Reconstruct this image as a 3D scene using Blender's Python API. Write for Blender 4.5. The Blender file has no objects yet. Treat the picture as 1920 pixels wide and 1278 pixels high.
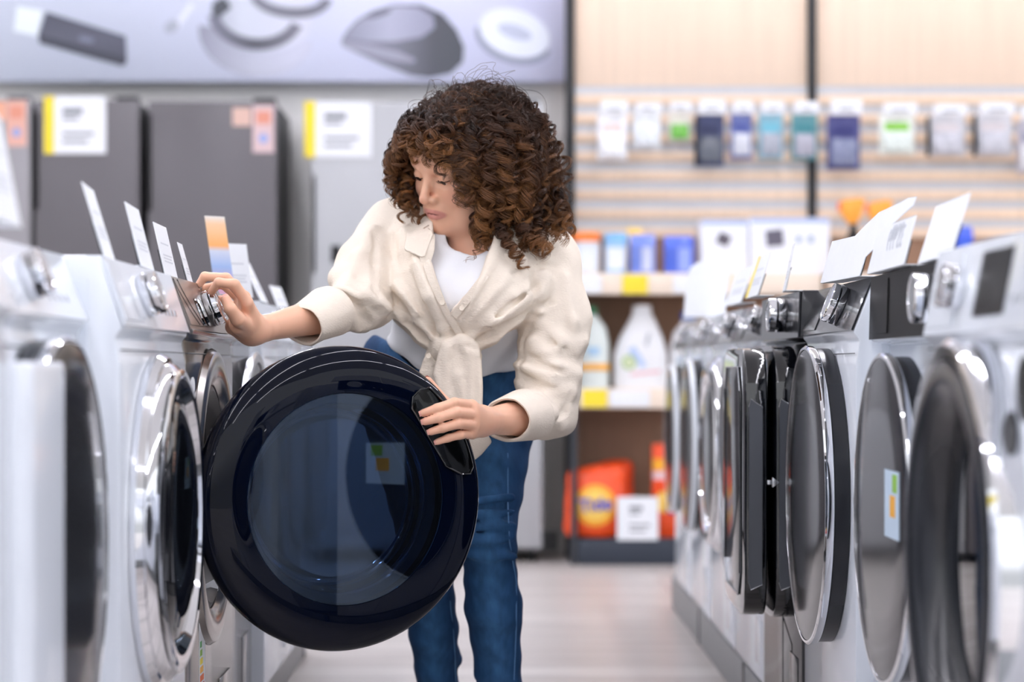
import bpy, bmesh, math, random
import numpy as np
from mathutils import Vector, Matrix, Euler
random.seed(7); rng = np.random.default_rng(7)
PI = math.pi
F = 4160.0; CX = 940.0; CY = 690.0; CH = 0.80
COL = bpy.context.scene.collection
def W(x, y, Y):
    """photo measurement at a known distance Y from the camera -> metres"""
    return Vector(((x-CX)*Y/F, Y, CH+(CY-y)*Y/F))
def lin(h):
    if not isinstance(h, str): return h
    h = h.lstrip('#'); c = [int(h[i:i+2], 16)/255 for i in (0, 2, 4)]
    return tuple((v/12.92 if v <= .04045 else ((v+.055)/1.055)**2.4) for v in c)
# ---------------------------------------------------------------- materials
MATS = {}
def mat(name, col='#ffffff', rough=.5, metal=0., spec=.5, bump=0., bscale=200., var=0., vscale=8., coat=0., emit=0., stretch=None, attr=False, sss=0., crough=.03, aniso=0.):
    if name in MATS: return MATS[name]
    m = bpy.data.materials.new(name); m.use_nodes = True; MATS[name] = m
    nt = m.node_tree; N = nt.nodes; L = nt.links; b = N['Principled BSDF']
    c = lin(col)
    b.inputs['Base Color'].default_value = (*c, 1)
    b.inputs['Roughness'].default_value = rough; b.inputs['Metallic'].default_value = metal
    b.inputs['Specular IOR Level'].default_value = spec
    b.inputs['Coat Weight'].default_value = coat; b.inputs['Coat Roughness'].default_value = crough
    b.inputs['Anisotropic'].default_value = aniso
    if sss:
        b.inputs['Subsurface Weight'].default_value = sss; b.inputs['Subsurface Radius'].default_value = (1, .35, .2); b.inputs['Subsurface Scale'].default_value = .006
    if emit:
        b.inputs['Emission Color'].default_value = (*c, 1); b.inputs['Emission Strength'].default_value = emit
    tc = N.new('ShaderNodeTexCoord'); mp = N.new('ShaderNodeMapping'); L.new(tc.outputs['Object'], mp.inputs['Vector'])
    if stretch: mp.inputs['Scale'].default_value = stretch
    src = None
    if attr:
        a = N.new('ShaderNodeAttribute'); a.attribute_name = 'Col'; src = a.outputs['Color']; L.new(src, b.inputs['Base Color'])
    if var:
        n = N.new('ShaderNodeTexNoise'); n.inputs['Scale'].default_value = vscale; n.inputs['Detail'].default_value = 4
        L.new(mp.outputs[0], n.inputs['Vector'])
        r = N.new('ShaderNodeMapRange'); r.inputs['From Min'].default_value = .3; r.inputs['From Max'].default_value = .7
        r.inputs['To Min'].default_value = 1-var; r.inputs['To Max'].default_value = 1+var; L.new(n.outputs['Fac'], r.inputs['Value'])
        mx = N.new('ShaderNodeVectorMath'); mx.operation = 'SCALE'
        if src: L.new(src, mx.inputs[0])
        else: mx.inputs[0].default_value = c
        L.new(r.outputs[0], mx.inputs['Scale']); L.new(mx.outputs[0], b.inputs['Base Color'])
    if bump:
        n = N.new('ShaderNodeTexNoise'); n.inputs['Scale'].default_value = bscale; n.inputs['Detail'].default_value = 3
        L.new(mp.outputs[0], n.inputs['Vector'])
        bp = N.new('ShaderNodeBump'); bp.inputs['Strength'].default_value = bump; bp.inputs['Distance'].default_value = .002
        L.new(n.outputs['Fac'], bp.inputs['Height']); L.new(bp.outputs[0], b.inputs['Normal'])
    return m
def pane_mat(name, tint, refl=1.5, rough=.01, gcol=(1, 1, 1)):
    """clear or tinted sheet: straight-through transmission plus Fresnel reflection"""
    if name in MATS: return MATS[name]
    m = bpy.data.materials.new(name); m.use_nodes = True; MATS[name] = m
    nt = m.node_tree; N = nt.nodes; L = nt.links; N.remove(N['Principled BSDF']); out = N['Material Output']
    t = N.new('ShaderNodeBsdfTransparent'); t.inputs[0].default_value = (*tint, 1)
    g = N.new('ShaderNodeBsdfGlossy'); g.inputs['Roughness'].default_value = rough; g.inputs[0].default_value = (*gcol, 1)
    f = N.new('ShaderNodeFresnel'); f.inputs['IOR'].default_value = refl
    mx = N.new('ShaderNodeMixShader'); L.new(f.outputs[0], mx.inputs[0]); L.new(t.outputs[0], mx.inputs[1]); L.new(g.outputs[0], mx.inputs[2])
    L.new(mx.outputs[0], out.inputs[0])
    return m
def grad_mat(name, stops, axis='X', rough=.6, rot=0.):
    """printed colour gradient running across the object's own box"""
    if name in MATS: return MATS[name]
    m = bpy.data.materials.new(name); m.use_nodes = True; MATS[name] = m
    nt = m.node_tree; N = nt.nodes; L = nt.links; b = N['Principled BSDF']; b.inputs['Roughness'].default_value = rough
    tc = N.new('ShaderNodeTexCoord'); mp = N.new('ShaderNodeMapping'); sp = N.new('ShaderNodeSeparateXYZ'); cr = N.new('ShaderNodeValToRGB')
    mp.inputs['Rotation'].default_value = (0, rot, 0)
    L.new(tc.outputs['Generated'], mp.inputs[0]); L.new(mp.outputs[0], sp.inputs[0]); L.new(sp.outputs[axis], cr.inputs[0])
    e = cr.color_ramp.elements
    while len(e) < len(stops): e.new(.5)
    for k, (p, c) in enumerate(stops): e[k].position = p; e[k].color = (*lin(c), 1)
    L.new(cr.outputs[0], b.inputs['Base Color'])
    return m
# ---------------------------------------------------------------- geometry: every maker returns (verts, faces)
def bm_to_geo(bm):
    bm.verts.ensure_lookup_table(); v = [tuple(x.co) for x in bm.verts]; bm.verts.index_update()
    f = [tuple(x.index for x in q.verts) for q in bm.faces]; bm.free(); return v, f
def prism(profile, d0, d1, plane='xz', bevel=0., seg=2):
    bm = bmesh.new()
    def P(a, b, d):
        return {'xz': (a, d, b), 'xy': (a, b, d), 'yz': (d, a, b)}[plane]
    lo = [bm.verts.new(P(a, b, d0)) for a, b in profile]; hi = [bm.verts.new(P(a, b, d1)) for a, b in profile]
    bm.faces.new(lo); bm.faces.new(hi[::-1]); n = len(profile)
    for i in range(n): bm.faces.new((lo[i], hi[i], hi[(i+1) % n], lo[(i+1) % n]))
    bmesh.ops.recalc_face_normals(bm, faces=bm.faces)
    if bevel: bmesh.ops.bevel(bm, geom=list(bm.edges), offset=bevel, segments=seg, profile=.5, affect='EDGES', clamp_overlap=True)
    return bm_to_geo(bm)
def box(x0, x1, y0, y1, z0, z1, bevel=0., seg=2):
    return prism([(x0, z0), (x1, z0), (x1, z1), (x0, z1)], y0, y1, 'xz', bevel, seg)
def lathe(prof, seg=72, a0=0., a1=2*PI):
    full = abs(a1-a0-2*PI) < 1e-6; n = seg if full else seg+1
    v = []; f = []; rings = []
    for r, z in prof:
        if r < 1e-6: rings.append([len(v)]); v.append((0, 0, z))
        else:
            rings.append(list(range(len(v), len(v)+n)))
            for i in range(n):
                a = a0+(a1-a0)*i/seg; v.append((r*math.cos(a), r*math.sin(a), z))
    for A, B in zip(rings[:-1], rings[1:]):
        m = n if full else n-1
        for i in range(m):
            j = (i+1) % n
            if len(A) == 1 and len(B) == 1: continue
            if len(A) == 1: f.append((A[0], B[j], B[i]))
            elif len(B) == 1: f.append((A[i], A[j], B[0]))
            else: f.append((A[i], A[j], B[j], B[i]))
    return v, f
def tube(pts, r, seg=8, closed=False, cap=True):
    pts = [Vector(p) for p in pts]; n = len(pts); v = []; f = []
    rr = r if isinstance(r, (list, tuple)) else [r]*n
    up = Vector((0, 0, 1))
    for i, p in enumerate(pts):
        a = pts[i-1] if (i > 0 or closed) else p; b = pts[(i+1) % n] if (i < n-1 or closed) else p
        t = (b-a).normalized(); s = t.cross(up)
        if s.length < 1e-3: s = t.cross(Vector((0, 1, 0)))
        s.normalize(); u = s.cross(t)
        for k in range(seg):
            q = 2*PI*k/seg; v.append(tuple(p+(s*math.cos(q)+u*math.sin(q))*rr[i]))
    m = n if closed else n-1
    for i in range(m):
        for k in range(seg):
            a = i*seg+k; b = i*seg+(k+1) % seg; c = ((i+1) % n)*seg+(k+1) % seg; d = ((i+1) % n)*seg+k
            f.append((a, b, c, d))
    if cap and not closed: f.append(tuple(range(seg))[::-1]); f.append(tuple((n-1)*seg+k for k in range(seg)))
    return v, f
def slab(pts, thick):
    """planar outline in 3D given a real thickness (Vector)"""
    pts = [Vector(p) for p in pts]; n = len(pts); t = Vector(thick)
    v = [tuple(p) for p in pts]+[tuple(p+t) for p in pts]
    f = [tuple(range(n)), tuple(range(2*n-1, n-1, -1))]+[(i, i+n, (i+1) % n+n, (i+1) % n) for i in range(n)]
    return v, f
def xf(g, M):
    return [tuple(M @ Vector(p)) for p in g[0]], g[1]
def join(*gs):
    v = []; f = []
    for g in gs:
        o = len(v); v += list(g[0]); f += [tuple(i+o for i in q) for q in g[1]]
    return v, f
def face_to(n, up=(0, 0, 1), loc=(0, 0, 0)):
    """matrix taking local +Z to n"""
    z = Vector(n).normalized(); x = Vector(up).cross(z)
    if x.length < 1e-4: x = Vector((1, 0, 0))
    x.normalize(); y = z.cross(x)
    M = Matrix((x, y, z)).transposed().to_4x4(); M.translation = Vector(loc); return M
def add(name, g, m, parent=None, smooth=True, loc=None, sharp=35):
    me = bpy.data.meshes.new(name)
    v, f = g
    if loc is not None: v = [(p[0]-loc[0], p[1]-loc[1], p[2]-loc[2]) for p in v]
    me.from_pydata(v, [], f); me.validate(); me.update()
    bm = bmesh.new(); bm.from_mesh(me); bmesh.ops.recalc_face_normals(bm, faces=bm.faces); bm.to_mesh(me); bm.free()
    if smooth:
        me.polygons.foreach_set('use_smooth', [True]*len(me.polygons)); me.set_sharp_from_angle(angle=math.radians(sharp))
    o = bpy.data.objects.new(name, me); me.materials.append(m); COL.objects.link(o)
    if loc is not None: o.location = loc
    if parent: o.parent = parent
    return o
def tag(o, label, cat, group=None, kind=None):
    o['label'] = label; o['category'] = cat
    if group: o['group'] = group
    if kind: o['kind'] = kind
    return o
def thing(name, label, cat, loc=(0, 0, 0), rz=0., group=None):
    o = bpy.data.objects.new(name, None); o.empty_display_size = .05; COL.objects.link(o)
    o.location = loc; o.rotation_euler = (0, 0, rz); return tag(o, label, cat, group)
def struct(name, g, m, parent=None, **k):
    o = add(name, g, m, parent, **k)
    if not parent: o['kind'] = 'structure'
    return o
def text_geo(s, size, M, extrude=.0004, mirror=False, bold=0.):
    cu = bpy.data.curves.new('tmp', 'FONT'); cu.body = s; cu.size = size; cu.extrude = extrude; cu.align_x = 'CENTER'; cu.align_y = 'CENTER'; cu.offset = bold
    cu.resolution_u = 3
    o = bpy.data.objects.new('tmp', cu); COL.objects.link(o)
    dg = bpy.context.evaluated_depsgraph_get(); me = bpy.data.meshes.new_from_object(o.evaluated_get(dg))
    g = ([tuple(v.co) for v in me.vertices], [tuple(p.vertices) for p in me.polygons])
    bpy.data.objects.remove(o); bpy.data.curves.remove(cu); bpy.data.meshes.remove(me)
    if mirror: g = ([(-a, b, c) for a, b, c in g[0]], g[1])
    return xf(g, M)
# ---------------------------------------------------------------- signed distance solids -> one smooth mesh
class Cone:
    def __init__(s, a, b, ra, rb, k=.01, op='add'):
        s.a = np.array(a, float); s.b = np.array(b, float); s.ra = ra; s.rb = rb; s.k = k; s.op = op
    def d(s, p):
        ab = s.b-s.a; L2 = max(ab @ ab, 1e-12); t = np.clip(((p-s.a) @ ab)/L2, 0, 1)
        return np.sqrt((((p-s.a)-t[:, None]*ab)**2).sum(1))-(s.ra+(s.rb-s.ra)*t)
class Ell:
    def __init__(s, c, r, R=None, k=.01, op='add'):
        s.c = np.array(c, float); s.r = np.array(r, float); s.R = np.eye(3) if R is None else np.array(R, float); s.k = k; s.op = op
    def d(s, p):
        q = (p-s.c) @ s.R; k0 = np.sqrt(((q/s.r)**2).sum(1)); k1 = np.sqrt(((q/s.r**2)**2).sum(1))
        return np.where(k1 > 1e-9, k0*(k0-1)/np.maximum(k1, 1e-9), -s.r.min())
class Poly:
    """outline in x/z carried through y0..y1"""
    def __init__(s, pts, y0, y1, k=.004, op='sub', rnd=0.):
        s.p = np.array(pts, float); s.y0 = y0; s.y1 = y1; s.k = k; s.op = op; s.rnd = rnd
    def d(s, P):
        q = P[:, [0, 2]]; v = s.p; n = len(v); d = np.full(len(q), 1e9); sg = np.ones(len(q))
        for i in range(n):
            a = v[i]; b = v[i-1]; e = b-a; w = q-a; t = np.clip((w @ e)/max(e @ e, 1e-12), 0, 1); r = w-t[:, None]*e
            d = np.minimum(d, (r**2).sum(1))
            c1 = q[:, 1] >= a[1]; c2 = q[:, 1] < b[1]; c3 = e[0]*w[:, 1] > e[1]*w[:, 0]
            fl = (c1 & c2 & c3) | (~c1 & ~c2 & ~c3); sg = np.where(fl, -sg, sg)
        d2 = sg*np.sqrt(d); dy = np.maximum(s.y0-P[:, 1], P[:, 1]-s.y1)
        return np.minimum(np.maximum(d2, dy), 0)+np.sqrt(np.maximum(d2, 0)**2+np.maximum(dy, 0)**2)-s.rnd
class Half:
    """everything on the side n of point c"""
    def __init__(s, c, n, k=.004, op='sub'):
        s.c = np.array(c, float); n = np.array(n, float); s.n = n/np.linalg.norm(n); s.k = k; s.op = op
    def d(s, P): return -((P-s.c) @ s.n)
class Ring:
    def __init__(s, c, n, R, r, k=.004, op='add'):
        s.c = np.array(c, float); n = np.array(n, float); s.n = n/np.linalg.norm(n); s.R = R; s.r = r; s.k = k; s.op = op
    def d(s, P):
        w = P-s.c; h = w @ s.n; q = np.sqrt(np.maximum((w**2).sum(1)-h*h, 0))-s.R
        return np.sqrt(q*q+h*h)-s.r
class Group:
    def __init__(s, prims, k=.01, op='add'): s.pr = prims; s.k = k; s.op = op
    def d(s, P): return evalp(s.pr, P)
def evalp(prims, P, keep=None):
    d = np.full(len(P), 1.)
    for i, s in enumerate(prims):
        if keep is not None and not keep[i]: continue
        e = s.d(P); k = max(s.k, 1e-5)
        if s.op == 'add':
            h = np.maximum(k-np.abs(d-e), 0)/k; d = np.minimum(d, e)-h*h*k/4
        else:
            e = -e; h = np.maximum(k-np.abs(d-e), 0)/k; d = np.maximum(d, e)+h*h*k/4
    return d
def sdf_geo(prims, lo, hi, h, disp=None, B=16):
    lo = np.array(lo, float); hi = np.array(hi, float); nb = np.ceil((hi-lo)/(h*B)).astype(int)
    I = np.stack(np.meshgrid(*[np.arange(n) for n in nb], indexing='ij'), -1).reshape(-1, 3)
    C = lo+(I+.5)*h*B; rad = h*B*.5*math.sqrt(3)
    dist = [s.d(C) for s in prims]
    tot = evalp(prims, C); sel = np.abs(tot) < rad*1.25+.008
    I = I[sel]; dist = [x[sel] for x in dist]
    nd = nb*B+1
    g = np.stack(np.meshgrid(*[np.arange(B+1)]*3, indexing='ij'), -1).reshape(-1, 3)
    cid = []; cpos = []; edges = [[], [], []]
    offs = np.array([(a, b, c) for a in (0, 1) for b in (0, 1) for c in (0, 1)])
    E = [(0, 4), (1, 5), (2, 6), (3, 7), (0, 2), (1, 3), (4, 6), (5, 7), (0, 1), (2, 3), (4, 5), (6, 7)]
    for bi in range(len(I)):
        keep = [True]*len(prims); mind = min([dist[i][bi] for i, s in enumerate(prims) if s.op == 'add'])
        for i, s in enumerate(prims):
            keep[i] = (dist[i][bi] < max(mind, -rad)+2*rad+s.k+.01) if s.op == 'add' else (dist[i][bi] < rad+s.k+.01)
        G = I[bi]*B+g; P = lo+G*h; v = evalp(prims, P, keep)
        if disp is not None: v = v+disp(P)
        v = v.reshape(B+1, B+1, B+1); s = v < 0
        if s.all() or not s.any(): continue
        cs = [s[o[0]:o[0]+B, o[1]:o[1]+B, o[2]:o[2]+B] for o in offs]; cv = [v[o[0]:o[0]+B, o[1]:o[1]+B, o[2]:o[2]+B] for o in offs]
        cnt = sum(x.astype(int) for x in cs); act = (cnt > 0) & (cnt < 8); idx = np.argwhere(act)
        if len(idx):
            cc = np.stack([x[act] for x in cv], 1); ss = cc < 0; acc = np.zeros((len(idx), 3)); n = np.zeros(len(idx))
            for a, b in E:
                m = ss[:, a] != ss[:, b]; t = np.where(m, cc[:, a]/np.where(m, cc[:, a]-cc[:, b], 1), 0)
                p = offs[a]+t[:, None]*(offs[b]-offs[a]); acc += p*m[:, None]; n += m
            gc = I[bi]*B+idx; cid.append((gc[:, 0]*nd[1]+gc[:, 1])*nd[2]+gc[:, 2]); cpos.append(lo+(gc+acc/n[:, None])*h)
        for ax in range(3):
            sl0 = [slice(0, B)]*3; sl1 = [slice(0, B)]*3; sl1[ax] = slice(1, B+1)
            a = s[tuple(sl0)]; b = s[tuple(sl1)]; m = np.argwhere(a != b)
            if len(m): edges[ax].append(np.concatenate([I[bi]*B+m, a[tuple(m.T)][:, None].astype(int)], 1))
    cid = np.concatenate(cid); cpos = np.concatenate(cpos); o = np.argsort(cid); cid = cid[o]; cpos = cpos[o]
    faces = []
    for ax in range(3):
        if not edges[ax]: continue
        e = np.concatenate(edges[ax]); u = (ax+1) % 3; w = (ax+2) % 3; q = []
        ok = np.ones(len(e), bool)
        for du, dw in ((0, 0), (-1, 0), (-1, -1), (0, -1)):
            g2 = e[:, :3].copy(); g2[:, u] += du; g2[:, w] += dw; key = (g2[:, 0]*nd[1]+g2[:, 1])*nd[2]+g2[:, 2]
            j = np.clip(np.searchsorted(cid, key), 0, len(cid)-1); ok &= cid[j] == key; q.append(j)
        q = np.stack(q, 1)[ok]; fl = e[ok, 3] == 1; q[~fl] = q[~fl][:, ::-1]; faces.append(q)
    return cpos, np.concatenate(faces)
def add_np(name, V, Fq, m, parent=None, col=None, loc=None, smooth_it=0):
    V = np.array(V, float)
    if smooth_it:
        e = np.concatenate([Fq[:, [0, 1]], Fq[:, [1, 2]], Fq[:, [2, 3]], Fq[:, [3, 0]]])
        for _ in range(smooth_it):
            acc = np.zeros_like(V); n = np.zeros(len(V))
            for a, b in ((0, 1), (1, 0)):
                for c in range(3): acc[:, c] += np.bincount(e[:, a], V[e[:, b], c], len(V))
                n += np.bincount(e[:, a], minlength=len(V))
            V = V*.4+.6*acc/np.maximum(n, 1)[:, None]
    me = bpy.data.meshes.new(name); nf = len(Fq); k = Fq.shape[1]
    P = V-np.array(loc) if loc is not None else V
    me.vertices.add(len(V)); me.vertices.foreach_set('co', P.astype(np.float32).ravel())
    me.loops.add(nf*k); me.loops.foreach_set('vertex_index', Fq.astype(np.int32).ravel())
    me.polygons.add(nf); me.polygons.foreach_set('loop_start', np.arange(0, nf*k, k, dtype=np.int32))
    try: me.polygons.foreach_set('loop_total', np.full(nf, k, dtype=np.int32))
    except Exception: pass
    me.polygons.foreach_set('use_smooth', np.ones(nf, bool)); me.update(calc_edges=True); me.validate()
    if col is not None:
        c = col(V) if callable(col) else col
        at = me.color_attributes.new('Col', 'FLOAT_COLOR', 'POINT'); at.data.foreach_set('color', np.concatenate([c, np.ones((len(c), 1))], 1).astype(np.float32).ravel())
    me.materials.append(m); o = bpy.data.objects.new(name, me); COL.objects.link(o)
    if loc is not None: o.location = loc
    if parent: o.parent = parent
    return o
# ================================================================ THE SHOP
M_floor = mat('floor_planks', '#b9b1ab', rough=.32, var=.10, vscale=5, stretch=(.6, 3, 1))
nt = M_floor.node_tree; N = nt.nodes; L = nt.links; bs = N['Principled BSDF']
br = N.new('ShaderNodeTexBrick'); br.inputs['Scale'].default_value = 1; br.inputs['Brick Width'].default_value = 1.2; br.inputs['Row Height'].default_value = .18
br.inputs['Mortar Size'].default_value = .003; br.inputs['Color1'].default_value = (*lin('#cbc5c1'), 1); br.inputs['Color2'].default_value = (*lin('#b4aca8'), 1); br.inputs['Mortar'].default_value = (*lin('#8a8482'), 1)
tcf = N.new('ShaderNodeTexCoord'); L.new(tcf.outputs['Object'], br.inputs['Vector'])
old = bs.inputs['Base Color'].links[0].from_socket; sc = old.node; L.new(br.outputs['Color'], sc.inputs[0])
M_white = mat('white_paint', '#e4e4e4', rough=.6); M_wall = mat('wall_paint', '#efeeec', rough=.7, var=.02)
M_ceil = mat('ceiling_white', '#e8e8e8', rough=.8)
M_black = mat('black_metal', '#17191c', rough=.4); M_dkgap = mat('dark_rubber', '#0d0e10', rough=.7)
M_wood = mat('pale_wood', '#e6cdb4', rough=.55, var=.07, vscale=3, stretch=(14, 1, .5))
M_woodp = mat('pale_wood_panel', '#ead3bd', rough=.55, var=.06, vscale=3, stretch=(14, 1, .5))
M_slat = mat('brushed_aluminium_strip', '#c3c4c7', rough=.45, metal=.25)
M_shelfw = mat('birch_shelf_edge', '#ecdccb', rough=.5, var=.04, vscale=6)
M_dkwood = mat('brown_back_panel', '#97765f', rough=.6, var=.08, vscale=3, stretch=(14, 1, .5))
M_base = mat('anthracite_base', '#2b3340', rough=.5)
M_paper = mat('white_paper', '#e9ecf1', rough=.6, var=.015, vscale=30); M_yellow = mat('yellow_print', '#f0d935', rough=.6)
M_ink = mat('grey_ink', '#8b8f97', rough=.6); M_inkd = mat('dark_ink', '#3d4048', rough=.6)
struct('floor', box(-6, 6, -3, 9.8, -.05, 0), M_floor)
struct('ceiling', box(-6, 6, -3, 9.8, 3.4, 3.5), M_ceil)
struct('wall_back', box(-6, 6, 9.72, 9.82, 0, 3.4), M_wall)
struct('baseboard_back', box(-4, .25, 9.70, 9.72, 0, .09, .004), mat('grey_skirting', '#8c8f92', rough=.5))
# linear ceiling lamps along the aisles; short row added to brighten back wall
M_lamp = mat('led_diffuser', '#f6f5ff', rough=.4, emit=34)
M_house = mat('lamp_housing', '#e8e8ea', rough=.4)
k = 0
for gx in (-3.45, -2.3, -1.15, 0., 1.15, 2.3, 3.45):
    for gy in (-1.9, .95, 3.8, 6.65, 9.0):
        hl = 1.35 if gy < 8 else .62
        if gy < 8 and gx in (-2.3, 0., 2.3): continue
        t = thing('ceiling_lamp', 'long white linear ceiling lamp of the aisle rows and the added back wall row', 'lamp', (gx, gy, 3.28), group='linear lamps on the ceiling')
        add('lamp_housing', box(-.045, .045, -hl, hl, .012, .10, .006), M_house, t)
        add('diffuser', box(-.036, .036, -hl+.02, hl-.02, -.004, .0118, .003), M_lamp, t)
        for sy in (-1, 1): add('suspension_rod', tube([(0, sy*(hl-.3), .098), (0, sy*(hl-.3), .122)], .006), M_house, t)
# ---------------------------------------------------------------- poster over the refrigerators
PY = 9.60
def pl(x, y, Y=PY): return W(x, y, Y)
pa = pl(-260, -190); pb = pl(1062, 153)
t = thing('wall_poster', 'wide lavender grey advertising panel of electronics above the refrigerators', 'poster', ((pa.x+pb.x)/2, PY, pb.z))
lx, lz = t.location.x, t.location.z
M_post = grad_mat('poster_print', [(0, '#adb4c0'), (.35, '#b9bfcf'), (.7, '#cacee4'), (1, '#c6c9e2')])
add('panel', box(pa.x-lx, pb.x-lx, 0, .05, 0, pa.z-lz, .004), M_post, t)
def printed(name, pts, m, layer=1):
    g = slab([pl(x, y)-t.location+Vector((0, -.0006*layer-.0002, 0)) for x, y in pts], (0, -.0005, 0)); return add(name, g, m, t, smooth=False)
def ell(cx, cy, rx, ry, rot=0, a0=0, a1=360, n=48):
    r = math.radians(rot); o = []
    for i in range(n+1 if a1-a0 < 360 else n):
        a = math.radians(a0+(a1-a0)*i/n); x = rx*math.cos(a); y = ry*math.sin(a); o.append((cx+x*math.cos(r)-y*math.sin(r), cy+x*math.sin(r)+y*math.cos(r)))
    return o
def crescent(cx, cy, rx, ry, rot, a0, a1, w, n=40):
    return ell(cx, cy, rx, ry, rot, a0, a1, n)+ell(cx, cy, rx-w, ry-w, rot, a0, a1, n)[::-1]
printed('printed_power_bank', [(86, 22), (236, 68), (238, 116), (232, 123), (74, 80), (72, 66)], grad_mat('pb', [(0, '#484a57'), (.5, '#565866'), (1, '#474955')], 'Z'), 2)
printed('printed_power_bank_edge', [(74, 66), (233, 108), (236, 118), (230, 124), (74, 81)], mat('pbe', '#3c3e49'), 3)
printed('printed_power_bank_mark', [(150, 66), (176, 72), (174, 82), (148, 77)], mat('pbm', '#74768a'), 4)
printed('printed_card', [(32, 12), (80, 20), (70, 68), (26, 58)], mat('pcard', '#d7dfe2', rough=.6), 1)
printed('printed_earbud_stem', [(356, 5), (364, 10), (334, 56), (324, 50)], mat('peb', '#d6dae6'), 1)
printed('printed_earbud', ell(322, 50, 15, 11, -35), mat('peb2', '#a4a9b7'), 2)
printed('printed_headphone_shadow', ell(480, 62, 108, 82, 8, 0, 180)+[], grad_mat('phs', [(0, '#8d8e9e'), (.5, '#b4b7c6'), (1, '#c3c5d8')], 'X'), 1)
printed('printed_headphone_cup', ell(490, 30, 96, 66, 8), grad_mat('phc', [(0, '#9da1ae'), (.3, '#bfc4d0'), (1, '#caccdc')], 'X'), 2)
printed('printed_headphone_cushion', crescent(480, 22, 92, 72, 6, 15, 165, 22), grad_mat('phk', [(0, '#777887'), (.5, '#55565f'), (1, '#7c7c88')], 'X'), 3)
printed('printed_headphone_band', crescent(545, -8, 78, 42, 5, 0, 180, 20), mat('phb', '#73747f'), 4)
printed('printed_headphone_pad', [(400, 6), (420, -6), (434, 14), (410, 34), (398, 26)], mat('php', '#474b52'), 4)
mouse = [(640, 76), (650, 58), (668, 38), (700, 20), (740, 8), (790, 8), (830, 26), (856, 56), (870, 88), (868, 116), (845, 138), (805, 146), (770, 142), (720, 122), (676, 102), (642, 86)]
printed('printed_mouse', mouse, grad_mat('pmo', [(0, '#808190'), (.45, '#757682'), (.75, '#50525a'), (1, '#4a4e55')], 'X'), 2)
printed('printed_mouse_top', [(646, 72), (668, 44), (700, 24), (745, 12), (785, 14), (812, 30), (815, 52), (790, 70), (740, 78), (690, 78)], grad_mat('pmt', [(0, '#8a8c9d'), (.5, '#a9abbe'), (1, '#8f90a4')], 'X'), 3)
printed('printed_mouse_edge', [(642, 78), (690, 84), (745, 96), (780, 112), (775, 118), (730, 112), (680, 98), (644, 88)], mat('pme', '#9a9aab'), 3)
printed('printed_mouse_wheel', ell(708, 26, 26, 6, -14), mat('pmw', '#6b6c78'), 4)
printed('printed_ring_shadow', crescent(962, 72, 74, 46, 18, 0, 180, 14), mat('prs', '#8e93a8'), 1)
printed('printed_ring', ell(965, 62, 68, 44, 18), mat('prg', '#dfe5f1'), 2)
printed('printed_ring_centre', ell(965, 60, 33, 13, 18), mat('prc', '#b9c0d4'), 3)
# ---------------------------------------------------------------- refrigerators
def price_card(x0, x1, y0, y1, Y, label, yellow=True, name='price_card'):
    a = W(x0, y1, Y); b = W(x1, y0, Y); w = b.x-a.x; h = b.z-a.z
    t = thing(name, label, 'price card', (a.x+w/2, Y, a.z)); sx = w*.16 if yellow else 0
    add('card', box(-w/2, w/2, -.003, 0, 0, h), M_paper, t)
    if yellow: add('yellow_band', box(-w/2, -w/2+sx, -.0042, -.0032, 0, h), M_yellow, t)
    for i, (u0, u1, v) in enumerate(((.3, .62, .74), (.3, .55, .62), (.3, .8, .35), (.3, .7, .22))):
        add('printed_line', box(-w/2+u0*w, -w/2+u1*w, -.0040, -.0031, v*h-h*(.035 if i else .06), v*h+h*(.02 if i else .05)), M_ink, t)
    return t
def fridge(x0, x1, top, cd, cs, label, Y=9.12, stick=(), handles=True, doors=1, hoff=.05):
    a = W(x0, 690, Y); b = W(x1, 690, Y); w = b.x-a.x; H = W(0, top, Y).z
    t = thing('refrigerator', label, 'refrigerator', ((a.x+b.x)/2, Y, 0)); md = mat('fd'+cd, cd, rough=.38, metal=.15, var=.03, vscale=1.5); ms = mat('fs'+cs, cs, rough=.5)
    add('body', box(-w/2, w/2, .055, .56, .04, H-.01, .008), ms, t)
    zs = [(.06, .70), (.712, H)]
    for z0, z1 in zs:
        for i in range(doors):
            xa = -w/2+w*i/doors+.002; xb = -w/2+w*(i+1)/doors-.002
            d = add('door', box(xa, xb, 0, .05, z0, z1, .007), md, t)
            if handles: add('door_handle', box(xa+.004, xa+.016, -.006, -.0005, (z1-hoff-.40 if z0 > .5 else z1-.3), (z1-hoff if z0 > .5 else z1-.02), .002), M_dkgap, d)
    for sx in (-1, 1): add('foot', lathe([(0, .0), (.02, .0), (.02, .0405), (0, .0405)], 16), M_dkgap, t).location = (sx*(w/2-.05), .1, 0)
    add('hinge_cover', box(w/2-.10, w/2-.01, .01, .09, H+.0005, H+.016, .003), ms, t)
    for (sx0, sx1, sy0, sy1, c) in stick:
        p = W(sx0, sy1, Y); q = W(sx1, sy0, Y)
        s = add('sticker', box(p.x-t.location.x, q.x-t.location.x, -.0012, -.0003, p.z, q.z), mat('stk'+c, c, rough=.5), t); s['label'] = 'pale printed sticker'
        if sy1-sy0 > 60:
            r = (q.x-p.x)*.22; g = xf(lathe([(0, 0), (r, 0), (r, .0005), (0, .0005)], 24), face_to((0, -1, 0), loc=((p.x+q.x)/2-t.location.x, -.0012, p.z+(q.z-p.z)*.3)))
            add('sticker_dot', g, mat('stkd', '#8fa3d8', rough=.5), s)
            add('sticker_print', box(p.x-t.location.x+r*.7, q.x-t.location.x-r*.7, -.0018, -.0012, p.z+(q.z-p.z)*.6, p.z+(q.z-p.z)*.88), mat('stkp', '#d8927c', rough=.5), s)
    return t
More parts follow.
